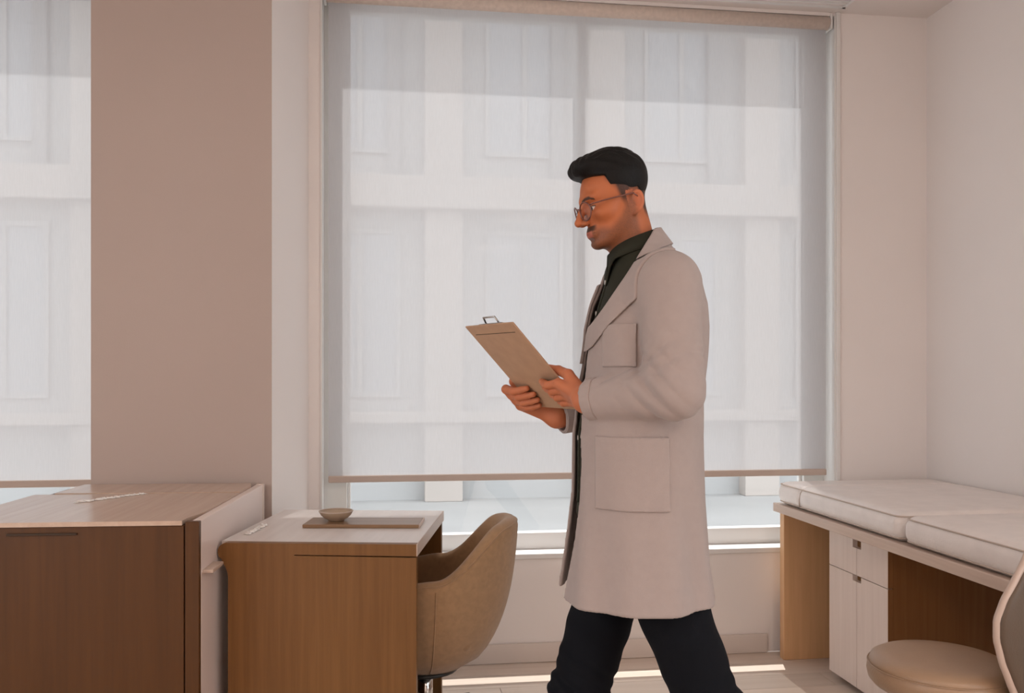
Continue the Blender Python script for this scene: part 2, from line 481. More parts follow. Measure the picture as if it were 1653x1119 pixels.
def roller_blind(x0, x1, label):
    t = empty('roller_blind', ((x0 + x1) / 2, WY + 0.022, 0.80), label=label, cat='blind', group='roller blinds on the windows')
    ox, oy, oz = t.location
    hw = (x1 - x0) / 2
    # fabric roll hugging the head of the window
    prof = []
    for k in range(20):
        a = 2 * math.pi * k / 20
        prof.append((math.cos(a) * 0.032, math.sin(a) * 0.030))
    rings = [[(sx, py, 2.868 - oz + pz) for py, pz in prof] for sx in (-hw - 0.008, hw + 0.008)]
    o = loft('roll', rings, M['roller'], t)
    o.data.polygons[-1].use_smooth = False; o.data.polygons[-2].use_smooth = False
    for s in (-1, 1):
        box('end_bracket', s * (hw + 0.014) - 0.005, s * (hw + 0.014) + 0.005, -0.03, 0.03, 2.835 - oz, 2.905 - oz, M['white'], t, 0.002)
    link('fabric', mesh('fabric', [(-hw, 0, 0.82 - oz), (hw, 0, 0.82 - oz), (hw, 0, 2.86 - oz), (-hw, 0, 2.86 - oz)], [(0, 1, 2, 3)]), M['blind'], t)
    box('bottom_rail', -hw, hw, -0.010, 0.010, 0.793 - oz, 0.822 - oz, M['rail'], t, 0.004)
    return t
roller_blind(-0.288, 1.955, 'wide pale woven roller blind behind the walking person')
roller_blind(-2.33, -1.04, 'pale roller blind at far left beyond the taupe pillar')

# slot diffuser in the ceiling above the window
v = empty('ceiling_vent', (1.0, 3.60, CZ), label='long white slot air diffuser in the ceiling above the window', cat='vent')
boxes('frame', [(-1.0, 1.0, -0.075, -0.062, -0.008, 0), (-1.0, 1.0, 0.062, 0.075, -0.008, 0), (-1.0, -0.985, -0.075, 0.075, -0.008, 0), (0.985, 1.0, -0.075, 0.075, -0.008, 0)], M['white'], v)
for yy in (-0.036, -0.012, 0.012, 0.036):
    box('slat', -0.985, 0.985, yy - 0.004, yy + 0.004, -0.007, 0, M['white'], v)

# unseen light panels added in the ceiling behind the camera as fill
m, n, l = new_mat('led_diffuser')
n.remove(n['Principled BSDF']); em = n.new('ShaderNodeEmission')
em.inputs['Color'].default_value = (*PANEL_COLOR, 1); em.inputs['Strength'].default_value = 2.0
l.new(em.outputs[0], n['Material Output'].inputs['Surface']); M['led'] = m
for i, (px, py, lab) in enumerate([(-1.4, -1.2, 'square ceiling light panel behind the camera on the left'), (1.3, -1.2, 'square ceiling light panel behind the camera on the right'),
                                   (-1.4, -3.2, 'square ceiling light panel at the rear left'), (1.3, -3.2, 'square ceiling light panel at the rear right')]):
    t = empty('ceiling_light', (px, py, CZ), label=lab, cat='ceiling light', group='ceiling light panels')
    boxes('frame', [(-0.31, 0.31, -0.31, -0.29, -0.012, 0), (-0.31, 0.31, 0.29, 0.31, -0.012, 0), (-0.31, -0.29, -0.29, 0.29, -0.012, 0), (0.29, 0.31, -0.29, 0.29, -0.012, 0)], M['white'], t)
    box('diffuser', -0.29, 0.29, -0.29, 0.29, -0.006, -0.001, M['led'], t)
    ld = bpy.data.lights.new('ceiling_light_lamp', 'AREA'); ld.shape = 'SQUARE'; ld.size = 0.56
    ld.energy = PANEL_POWER; ld.color = PANEL_COLOR
    lo = bpy.data.objects.new('ceiling_light_lamp', ld); C.objects.link(lo); lo.parent = t; lo.location = (0, 0, -0.014)

# ------------------------------------------------------------------ outside
struct(box('ground_outside', -45, 45, -45, 45, -0.4, -0.3, M['pavement']))
bd = empty('building', (1.0, 11.0, -0.3), label='pale rendered building across the street seen hazily through the blinds', cat='building')
oz = -0.3
box('wall', -16, 16, 0.0, 3.0, 0, 12, M['facade'], bd)
for k in range(-5, 7):
    cx = 0.58 - 1.0 + 2.075 * k
    box('pilaster', cx - 0.235, cx + 0.235, -0.22, 0.0, 0, 12, M['facade_warm'], bd, 0.01)
    box('downpipe', cx - 0.70, cx - 0.53, -0.12, 0.0, 4.05, 12, M['facade_grey'], bd, 0.02)
for z0, z1, pr, m_ in ((3.62, 4.02, 0.34, 'facade_warm'), (0.98, 1.12, 0.30, 'facade_warm'), (6.6, 7.0, 0.34, 'facade_warm')):
    box('ledge', -16, 16, -pr, 0.0, z0, z1, M[m_], bd, 0.02)
for k in range(-5, 6):
    cx = 0.58 - 1.0 + 2.075 * k + 1.04
    for z0, z1 in ((1.3, 3.4), (4.35, 6.3)):
        f = boxes('window_frame', [(cx - 0.50, cx - 0.45, -0.05, 0.02, z0, z1), (cx + 0.45, cx + 0.50, -0.05, 0.02, z0, z1),
                               (cx - 0.45, cx + 0.45, -0.05, 0.02, z0, z0 + 0.06), (cx - 0.45, cx + 0.45, -0.05, 0.02, z1 - 0.06, z1),
                               (cx - 0.03, cx + 0.03, -0.05, 0.02, z0 + 0.06, z1 - 0.06)], M['facade'], bd)
        box('pane', cx - 0.45, cx - 0.03, -0.02, -0.01, z0 + 0.06, z1 - 0.06, M['facade_glass'], f)
        box('pane', cx + 0.03, cx + 0.45, -0.02, -0.01, z0 + 0.06, z1 - 0.06, M['facade_glass'], f)

# ------------------------------------------------------------------ credenza on the left
# origin = front right bottom corner
t = empty('credenza', (-0.5503, 2.549, 0), -R(3.2), label='large oak credenza with slab top in front of the pillar', cat='cabinet')
H = 0.839; W = 0.71; D = 0.835
box('side_panel', -0.026, 0.0, 0.008, D, 0.0, H - 0.004, M['laminate'], t, 0.002)
box('side_panel', -W, -W + 0.026, 0.008, D, 0.0, H - 0.0135, M['oak_smoked'], t, 0.002)
box('back_panel', -W + 0.026, -0.026, D - 0.02, D, 0.0, H - 0.03, M['oak_smoked'], t)
box('stile', -0.039, -0.0005, -0.014, 0.0075, 0.0, H - 0.004, M['oak_smoked'], t, 0.0015)
box('plinth', -W + 0.026, -0.026, 0.05, 0.07, 0.0, 0.06, M['oak_smoked'], t)
dr = box('door', -W, -0.0425, -0.014, 0.0075, 0.03, H - 0.0145, M['oak_smoked'], t, 0.0015)
box('handle', -0.518, -0.331, -0.022, -0.0135, H - 0.036, H - 0.031, M['dark_gap'], dr, 0.001)
# slab top in two boards with a shadow gap, notched at the near and far right corners
def slab(name, pts, z0, z1, mat, parent):
    n = len(pts)
    v = [(x, y, z0) for x, y in pts] + [(x, y, z1) for x, y in pts]
    f = [tuple(range(n - 1, -1, -1)), tuple(range(n, 2 * n))] + [(i, (i + 1) % n, (i + 1) % n + n, i + n) for i in range(n)]
    return link(name, mesh(name, v, f), mat, parent)
slab('top_board', [(-W - 0.004, -0.020), (-0.046, -0.020), (-0.046, 0.03), (-0.027, 0.16), (-0.027, 0.575), (-W - 0.004, 0.575)], H - 0.013, H, M['oak_top'], t)
slab('top_board', [(-W + 0.06, 0.583), (-0.027, 0.583), (-0.027, 0.76), (-0.042, D - 0.004), (-W + 0.06, D - 0.004)], H - 0.013, H + 0.003, M['oak_top'], t)
box('back_post', -0.026, 0.003, D, D + 0.02, 0.0, H - 0.002, M['oak_pale'], t, 0.002)
box('side_ledge', 0.0, 0.030, 0.02, 0.135, 0.682, 0.692, M['oak_edge'], t, 0.002)

def streak_strip(name, loc, rz, length, width, label, seed):  # pale glossy strip added to draw bright highlight streaks
    rnd = random.Random(seed)
    e = empty(name, loc, rz, label=label, cat='film', group='clear film strips')
    nx, ny = 34, 5
    v = []; f = []
    for i in range(nx + 1):
        wob = rnd.uniform(-0.006, 0.006)
        for j in range(ny + 1):
            edge = (j in (0, ny)) or (i in (0, nx))
            v.append((width * (j / ny - 0.5) * (1 + 0.35 * math.sin(i * 0.9 + seed)) + wob, length * i / nx, 0.0012 + (0 if edge else rnd.uniform(0, 0.0065))))
    for i in range(nx):
        for j in range(ny):
            a = i * (ny + 1) + j
            f.append((a, a + 1, a + ny + 2, a + ny + 1))
    o = link('sheet', mesh('sheet', v, f), M['film'], e, smooth=False)
    sm = o.modifiers.new('thick', 'SOLIDIFY'); sm.thickness = 0.0006
    return e
streak_strip('film_strip', (-1.02, 2.93, H), -R(38), 0.26, 0.014, 'crumpled shiny film strip on the credenza top', 3)
streak_strip('film_strip', (-0.47, 2.84, 0.741), -R(8), 0.19, 0.018, 'crumpled shiny film strip along the left edge of the desk top', 5)

# ------------------------------------------------------------------ desk
# origin = front right bottom corner, x to the right, y away from the camera
t = empty('desk', (0.058, 2.615, 0), -R(10), label='oak desk with rounded waterfall edge beside the credenza', cat='desk')
DH = 0.74; DW = 0.605; DD = 0.655
def desk_outline(slit):
    pts = [(0.0, 0.0), (0.0, DH - 0.040)]
    if slit: pts += [(-0.37, DH - 0.037), (-0.37, DH - 0.034)]
    pts += [(0.0, DH - 0.036), (0.0, DH), (-DW + 0.024, DH)]
    for k in range(1, 9):
        a = math.pi / 2 + k * (math.pi * 0.95) / 9
        pts.append((-DW + 0.026 + 0.026 * math.cos(a), DH - 0.027 + 0.027 * math.sin(a)))
    for k in range(0, 7):
        q = k / 6
        pts.append((-DW + 0.014 + 0.018 * math.sin(q * math.pi / 2), DH - 0.055 - 0.05 * q))
    pts += [(-DW + 0.032, 0.0)]
    return pts
prism('end_panel', desk_outline(True), 0.0, 0.028, M['oak'], t)
box('back_panel', -DW + 0.034, -0.002, DD - 0.028, DD, 0.0, DH - 0.0365, M['oak'], t, 0.0015)
top_pts = [(0.0, 0.0285), (0.0, DD + 0.004), (-DW + 0.002, DD + 0.004), (-DW + 0.002, 0.0285)]
slab('desk_top', top_pts, DH - 0.036, DH + 0.0005, M['desk_top'], t)
box('edge_band', 0.0005, 0.003, 0.0, DD + 0.004, DH - 0.036, DH, M['oak_edge'], t)
box('modesty_panel', -DW + 0.036, -DW + 0.056, 0.0285, DD - 0.0285, 0.03, DH - 0.0365, M['oak'], t)

# tray and bowl on the desk
ca, sa = math.cos(-R(7.57)), math.sin(-R(7.57))
t = empty('tray', (-0.109, 2.99, 0.741), -R(8), label='thin dark wooden tray lying on the desk', cat='tray')
box('board', -0.193, 0.193, -0.075, 0.075, 0.0, 0.012, M['tray'], t, 0.002)
box('edge_strip', 0.1935, 0.197, -0.075, 0.075, 0.0, 0.0125, M['oak_edge'], t, 0.001)
t = empty('bowl', (-0.205, 3.01, 0.7535), label='small sand coloured ceramic bowl on the dark tray', cat='bowl')
prof = [(0.0, 0.0), (0.026, 0.0), (0.028, 0.003), (0.040, 0.010), (0.050, 0.019), (0.056, 0.029), (0.0575, 0.032), (0.055, 0.0325), (0.048, 0.022), (0.036, 0.013), (0.02, 0.008), (0.0, 0.007)]
lathe('vessel', prof, M['bowl'], t)
lathe('rim', [(0.0545, 0.0322), (0.0580, 0.0316), (0.0585, 0.0335), (0.0560, 0.0345), (0.0540, 0.0335), (0.0545, 0.0322)], M['piping'], t)

# ------------------------------------------------------------------ tub chair at the desk
def star_base(t, r, zc, castor=True, spin=0.0):
    tube('gas_column', [(0, 0, 0.10), (0, 0, zc)], 0.026, M['chrome'], t, n=16)
    lathe('hub', [(0.0, 0.075), (0.045, 0.075), (0.05, 0.09), (0.045, 0.125), (0.03, 0.14), (0.0, 0.14)], M['black'], t, n=24)
    for k in range(5):
        a = spin + k * 2 * math.pi / 5
        c, s = math.cos(a), math.sin(a)
        tube('base_leg', [(0.03 * c, 0.03 * s, 0.11), (0.12 * c, 0.12 * s, 0.108), (r * c, r * s, 0.085)], 0.018, M['black'], t, n=10, radii=[0.024, 0.02, 0.013])
        if castor:
            f = tube('castor', [(r * c - 0.012 * s, r * s + 0.012 * c, 0.026), (r * c + 0.012 * s, r * s - 0.012 * c, 0.026)], 0.026, M['black'], t, n=18)
            tube('castor_pin', [(r * c, r * s, 0.03), (r * c, r * s, 0.085)], 0.006, M['chrome'], f, n=8)

t = empty('tub_chair', (0.095, 2.945, 0), -R(6), label='taupe upholstered tub chair tucked under the desk', cat='chair')
def smooth01(q):
    q = min(1, max(0, q)); return q * q * (3 - 2 * q)
def tub_top(th):          # rim height against the angle from the chair's back
    a = abs(th)
    return 0.772 - 0.020 * smooth01((a - R(12)) / R(34)) - 0.150 * smooth01((a - R(30)) / R(50)) - 0.025 * smooth01((a - R(80)) / R(40))
def tub_ring(th):
    zt = tub_top(th); zb = 0.275; pts = []
    c, s = math.cos(th), math.sin(th)
    def rad(z):
        q = (z - zb) / (0.78 - zb)
        bulge = 0.158 + 0.160 * (1 - math.exp(-3.0 * q))
        return bulge
    def P(r, z):
        ell = 0.98 if c > 0 else 1.0
        return (r * c * 1.02, r * s * 0.86 if abs(s) > 0 else 0, z)
    th_ = 0.058
    N = 14
    for k in range(N + 1):
        z = zb + (zt - 0.028 - zb) * k / N
        rb = 0.030 * max(0.0, 1 - (z - zb) / 0.05) ** 2
        pts.append(P(rad(z) - rb, z))
    for k in range(1, 6):
        a = math.pi * k / 6
        pts.append(P(rad(zt - 0.028) - th_ / 2 + th_ / 2 * math.cos(a), zt - 0.028 + 0.029 * math.sin(a)))
    for k in range(N + 1):
        z = zt - 0.028 - (zt - 0.028 - 0.36) * k / N
        pts.append(P(rad(z) - th_, z))
    pts.append(P(0.12, 0.34)); pts.append(P(0.12, 0.268))
    return pts
loft('shell', [tub_ring(R(-128 + 256 * i / 64)) for i in range(65)], M['tub'], t)
# piped seams up the flanks of the shell
for th in (-80, 80):
    ps = []
    for p in tub_ring(R(th))[:15]:
        ps.append((p[0] * 1.003, p[1] * 1.003, p[2]))
    tube('seam', ps, 0.0022, M['tub'], t, n=6)
rim = []
for i in range(65):
    th = R(-126 + 252 * i / 64)
    p = tub_ring(th)[15]
    rim.append((p[0], p[1], p[2] + 0.001))
tube('rim_piping', rim, 0.0028, M['tub'], t, n=6)
rounded_box('seat_cushion', -0.19, 0.17, -0.165, 0.165, 0.345, 0.455, 0.045, M['tub'], t, puff=0.01)
lathe('seat_plate', [(0.0, 0.25), (0.09, 0.25), (0.11, 0.258), (0.11, 0.268), (0.0, 0.268)], M['black'], t, n=24)
star_base(t, 0.255, 0.255, spin=R(200))

# ------------------------------------------------------------------ examination bench on the right
BX = 1.672; BY0 = 2.08; BY1 = 3.70
t = empty('bench', (BX, BY1, 0), label='pale oak examination bench along the right wall', cat='bench')
def bl(nm, x0, x1, y0, y1, z0, z1, m_, bev=0.002, par=None):
    return box(nm, x0 - BX, x1 - BX, y0 - BY1, y1 - BY1, z0, z1, m_, par or t, bev)
bl('bench_top', BX, XR - 0.004, BY0, BY1, 0.643, 0.681, M['oak_edge'], 0.003)
bl('end_panel', BX + 0.012, XR - 0.006, BY1 - 0.085, BY1 - 0.045, 0.0005, 0.6425, M['oak_panel'])
bl('end_panel', BX + 0.012, XR - 0.006, BY0 + 0.03, BY0 + 0.07, 0.0005, 0.6425, M['oak_panel'])
# cabinet below the bench
CX = 1.775; CY0 = 2.955; CY1 = 3.385
cab = empty('under_bench_cabinet', (CX, CY1, 0), label='pale oak drawer cabinet standing under the bench', cat='cabinet')
def cl(nm, x0, x1, y0, y1, z0, z1, m_, bev=0.0015, par=None):
    return box(nm, x0 - CX, x1 - CX, y0 - CY1, y1 - CY1, z0, z1, m_, par or cab, bev)
cl('carcass', CX + 0.0215, XR - 0.01, CY0, CY1, 0.03, 0.641, M['oak_carcass'])
cl('plinth', CX + 0.06, XR - 0.02, CY0 + 0.03, CY1 - 0.03, 0.0005, 0.03, M['oak'])
YM = (CY0 + CY1) / 2
NY, NZ = 0.030, 0.020       # finger notches cut out of the fronts beside the middle joint
for nm, z0, z1, NZ in (('drawer', 0.4705, 0.638, 0.062), ('door', 0.033, 0.4675, 0.022)):
    for (ya, yb, far) in ((CY0, YM - 0.0015, False), (YM + 0.0015, CY1, True)):
        o = boxes(nm, [(0, 0.02, ya - CY1, yb - CY1, z0, z1 - NZ),
                       (0, 0.02, (ya if not far else YM + NY) - CY1, (yb - NY if not far else yb) - CY1, z1 - NZ, z1)], M['oak_pale'], cab)
for za, zb_ in ((0.4705, 0.638), (0.033, 0.4675)):
    cl('edge_strip', CX + 0.001, CX + 0.0205, CY0 - 0.0018, CY0 - 0.0002, za, zb_, M['oak_carcass'], 0)
cl('notch_back', CX + 0.0203, CX + 0.0213, YM - 0.06, YM + 0.06, 0.43, 0.641, M['oak'], 0)

def cushion(y0, y1, label, creases):
    c = empty('bench_cushion', (BX + 0.03, y0, 0.6815), label=label, cat='cushion', group='bench cushions')
    w = XR - 0.006 - BX - 0.004
    def fold(p):
        d = 0.0
        for cy, amp in creases:
            q = (p.y - cy) / 0.009
            d += amp * math.exp(-q * q)
        h = p.z / 0.1
        p.z -= d * max(0, h)
        p.x += d * 0.6 * (1 if p.x < 0.2 else 0)
        return p
    b_ = rounded_box('pad', -0.026, w - 0.03, 0.0, y1 - y0, 0.0, 0.098, 0.042, M['leather'], c, n=(14, 90, 3), puff=0.006, fold=fold)
    for cy, amp in creases:
        ps = [(-0.0275 + amp * 0.5, cy, 0.012), (-0.0285 + amp * 0.5, cy, 0.045), (-0.0225 + amp * 0.5, cy, 0.072), (-0.008, cy, 0.091 - amp * 0.5), (0.02, cy, 0.099 - amp * 0.5)]
        tube('seam', ps, 0.0022, M['piping'], b_, n=6)
    # piping round the upper and lower edge
    for z in (0.088, 0.014):
        x0, x1, a, b, r = -0.0245, w - 0.0315, 0.0015, y1 - y0 - 0.0015, 0.03
        i = 0.007
        x0 += i; x1 -= i; a += i; b -= i
        ps = []
        for cx_, cy_, s in ((x0 + r, a + r, 180), (x1 - r, a + r, 270), (x1 - r, b - r, 0), (x0 + r, b - r, 90)):
            for k in range(7):
                q = R(s + 15 * k)
                ps.append(Vector((cx_ + r * math.cos(q), cy_ + r * math.sin(q), z)))
        tube('piping', ps, 0.0026, M['piping'], b_, n=6, loop=True)
    return c
cushion(2.725, 3.68, 'long pale leather cushion on the bench nearest the window', [(0.735, 0.012)])
cushion(2.10, 2.715, 'shorter pale leather cushion on the near end of the bench', [])

# ------------------------------------------------------------------ stool with curved back at lower right
t = empty('treatment_chair', (1.39, 2.072, 0), -R(45), label='taupe leather swivel chair with round seat and curved back before the bench', cat='chair')
KS = 0.923
def zz(z): return 1.24 - (1.24 - z) * KS
prof = [(0.0, 0.372), (0.150, 0.372), (0.176, 0.378), (0.188, 0.392), (0.192, 0.412), (0.190, 0.428), (0.1865, 0.4335), (0.1865, 0.4355), (0.187, 0.437), (0.180, 0.450), (0.165, 0.458), (0.135, 0.4625), (0.07, 0.464), (0.0, 0.4645)]
lathe('seat', [(r * KS, zz(z)) for r, z in prof], M['stool'], t, n=72)
tube('seat_piping', [(0.1895 * KS * math.cos(2 * math.pi * k / 72), 0.1895 * KS * math.sin(2 * math.pi * k / 72), zz(0.4345)) for k in range(72)], 0.0016, M['stool'], t, n=6, loop=True)
def back_ext(z):          # how far the back wraps round, by height
    pts = [(0.33, 14), (0.40, 24), (0.46, 33), (0.52, 40), (0.58, 44), (0.63, 44), (0.68, 39), (0.74, 28), (0.80, 14), (0.82, 8)]
    for (a, ea), (b, eb) in zip(pts, pts[1:]):
        if z <= b:
            q = max(0, (z - a) / (b - a)); return ea + (eb - ea) * q
    return pts[-1][1]
rings = []
NZ_ = 40
for i in range(NZ_ + 1):
    z = 0.33 + 0.49 * i / NZ_
    e = R(back_ext(z)); ring = []
    ro = KS * (0.238 + 0.018 * math.sin((z - 0.33) / 0.51 * math.pi) + 0.03 * max(0, z - 0.6))
    th_ = 0.028
    for k in range(25):
        a = -e + 2 * e * k / 24; ring.append((ro * math.cos(a), ro * math.sin(a), zz(z)))
    for k in range(1, 6):
        a = math.pi * k / 6
        rr = ro - th_ / 2 + th_ / 2 * math.cos(a); aa = e + 0.05 * math.sin(a)
        ring.append((rr * math.cos(aa), rr * math.sin(aa), zz(z)))
    for k in range(25):
        a = e - 2 * e * k / 24; ring.append(((ro - th_) * math.cos(a), (ro - th_) * math.sin(a), zz(z)))
    for k in range(1, 6):
        a = math.pi - math.pi * k / 6
        rr = ro - th_ / 2 + th_ / 2 * math.cos(a); aa = -e - 0.05 * math.sin(a)
        ring.append((rr * math.cos(aa), rr * math.sin(aa), zz(z)))
    rings.append(ring)
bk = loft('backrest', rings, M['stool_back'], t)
for sg in (1, -1):
    ps = []
    for i in range(2, NZ_ - 1):
        z = 0.33 + 0.49 * i / NZ_
        e = R(back_ext(z)) + 0.052
        ro = KS * (0.238 + 0.018 * math.sin((z - 0.33) / 0.51 * math.pi) + 0.03 * max(0, z - 0.6)) - 0.014
        ps.append((ro * math.cos(sg * e), ro * math.sin(sg * e), zz(z)))
    tube('edge_trim', ps, 0.009, M['stool_trim'], bk, n=8)  # tube added to draw the lit rim of the back
tube('back_bracket', [(0.10, 0, 0.425), (0.18, 0, 0.415), (0.218, 0, 0.43), (0.222, 0, 0.50)], 0.012, M['steel'], t, n=10)
lathe('seat_plate', [(0.0, 0.415), (0.10, 0.415), (0.12, 0.425), (0.12, 0.437), (0.0, 0.437)], M['black'], t, n=24)
star_base(t, 0.25, 0.416, spin=R(65))

#PERSON#
# ------------------------------------------------------------------ signed distance modelling for the person
def smin(a, b, k):
    h = np.clip(0.5 + 0.5 * (b - a) / k, 0, 1)
    return b * (1 - h) + a * h - k * h * (1 - h)
def smax(a, b, k):
    return -smin(-a, -b, k)
def cone(p, a, b, r1, r2):
    a = np.asarray(a, float); b = np.asarray(b, float)
    ab = b - a; t = np.clip(((p - a) @ ab) / (ab @ ab), 0, 1)
    return np.linalg.norm(p - a - t[:, None] * ab, axis=1) - (r1 + (r2 - r1) * t)
def ell(p, c, r):
    q = p - np.asarray(c, float); r = np.asarray(r, float)
    k0 = np.linalg.norm(q / r, axis=1); k1 = np.linalg.norm(q / (r * r), axis=1) + 1e-9
    return k0 * (k0 - 1) / k1
def ball(p, c, r):
    return np.linalg.norm(p - np.asarray(c, float), axis=1) - r

def polygonize(f, lo, hi, v):
    """sparse surface nets of f(p)=0"""
    B = 8
    lo = np.asarray(lo, float); hi = np.asarray(hi, float)
    nb = np.ceil((hi - lo) / (v * B)).astype(int)
    n = nb * B + 1
    gi = np.stack(np.meshgrid(*[np.arange(k) for k in nb], indexing='ij'), -1).reshape(-1, 3)
    cd = f(lo + (gi + 0.5) * B * v)
    vals = np.repeat(np.repeat(np.repeat(cd.reshape(nb), B, 0), B, 1), B, 2).astype(np.float32)
    vals = np.pad(vals, ((0, 1),) * 3, mode='edge')
    act = gi[np.abs(cd) < v * B * 0.87 * 1.35 + 0.004]
    loc = np.stack(np.meshgrid(*[np.arange(B + 1)] * 3, indexing='ij'), -1).reshape(-1, 3)
    for s in range(0, len(act), 600):
        idx = (act[s:s + 600, None, :] * B + loc[None]).reshape(-1, 3)
        vals[idx[:, 0], idx[:, 1], idx[:, 2]] = f(lo + idx * v)
    for ax in range(3):          # close at the borders
        sl = [slice(None)] * 3
        for e in (0, -1):
            sl[ax] = e; vals[tuple(sl)] = np.maximum(vals[tuple(sl)], 1e-4)
    ins = vals < 0
    cells = np.zeros(tuple(n - 1), dtype=np.uint8)
    for dx in (0, 1):
        for dy in (0, 1):
            for dz in (0, 1):
                cells += ins[dx:n[0] - 1 + dx, dy:n[1] - 1 + dy, dz:n[2] - 1 + dz]
    ci = np.argwhere((cells > 0) & (cells < 8))
    ids = -np.ones(tuple(n - 1), dtype=np.int64); ids[ci[:, 0], ci[:, 1], ci[:, 2]] = np.arange(len(ci))
    acc = np.zeros((len(ci), 3)); cnt = np.zeros(len(ci))
    corners = [(a, b, c) for a in (0, 1) for b in (0, 1) for c in (0, 1)]
    for a in corners:
        for b in corners:
            if sum(abs(p - q) for p, q in zip(a, b)) == 1 and a < b:
                ia, ib = ci + a, ci + b
                va, vb = vals[ia[:, 0], ia[:, 1], ia[:, 2]], vals[ib[:, 0], ib[:, 1], ib[:, 2]]
                m = (va < 0) != (vb < 0)
                t = va[m] / (va[m] - vb[m])
                acc[m] += ia[m] + t[:, None] * (ib[m] - ia[m]); cnt[m] += 1
    vert = lo + acc / cnt[:, None] * v
    faces = []
    for ax in range(3):
        u, w = (ax + 1) % 3, (ax + 2) % 3
        sa = [slice(0, k) for k in n]; sb = [slice(0, k) for k in n]
        sa[ax] = slice(0, n[ax] - 1); sb[ax] = slice(1, n[ax])
        e = np.argwhere(ins[tuple(sa)] != ins[tuple(sb)])
        e = e[(e[:, u] > 0) & (e[:, w] > 0) & (e[:, u] < n[u] - 1) & (e[:, w] < n[w] - 1)]
        flip = ins[e[:, 0], e[:, 1], e[:, 2]]
        q = []
        for du, dw in ((-1, -1), (0, -1), (0, 0), (-1, 0)):
            c = e.copy(); c[:, u] += du; c[:, w] += dw
            q.append(ids[c[:, 0], c[:, 1], c[:, 2]])
        q = np.stack(q, 1)
        q[~flip] = q[~flip][:, ::-1]
        faces.append(q)
    return vert, np.concatenate(faces)

def np_mesh(name, parts):
    vs, fs, off = [], [], 0
    for v, f in parts:
        vs.append(v); fs.append(f + off); off += len(v)
    v = np.concatenate(vs); f = np.concatenate(fs)
    me = bpy.data.meshes.new(name)
    me.vertices.add(len(v)); me.vertices.foreach_set('co', v.astype(np.float32).ravel())
    me.loops.add(f.size); me.loops.foreach_set('vertex_index', f.astype(np.int32).ravel())
    me.polygons.add(len(f)); me.polygons.foreach_set('loop_start', (np.arange(len(f)) * 4).astype(np.int32))
    me.update(calc_edges=True); me.validate()
    return me, v

# ------------------------------------------------------------------ person walking, seen from the side
person = empty('person', (0.5406, 1.9054, 0), -YAW, label='person in a white coat and glasses walking while reading a clipboard', cat='person')
# local axes: the person walks towards -x, +y is away from the camera

# --- head
HO = np.array([-0.0435, 0.0, 1.652]); HS = 0.93
_p, _y = R(15), R(12)
Rp = np.array([[math.cos(_p), 0, -math.sin(_p)], [0, 1, 0], [math.sin(_p), 0, math.cos(_p)]])
Ry = np.array([[math.cos(_y), -math.sin(_y), 0], [math.sin(_y), math.cos(_y), 0], [0, 0, 1]])
HR = Ry @ Rp
def to_head(p): return ((p - HO) @ HR) / HS
def from_head(p): return (np.asarray(p, float) * HS) @ HR.T + HO

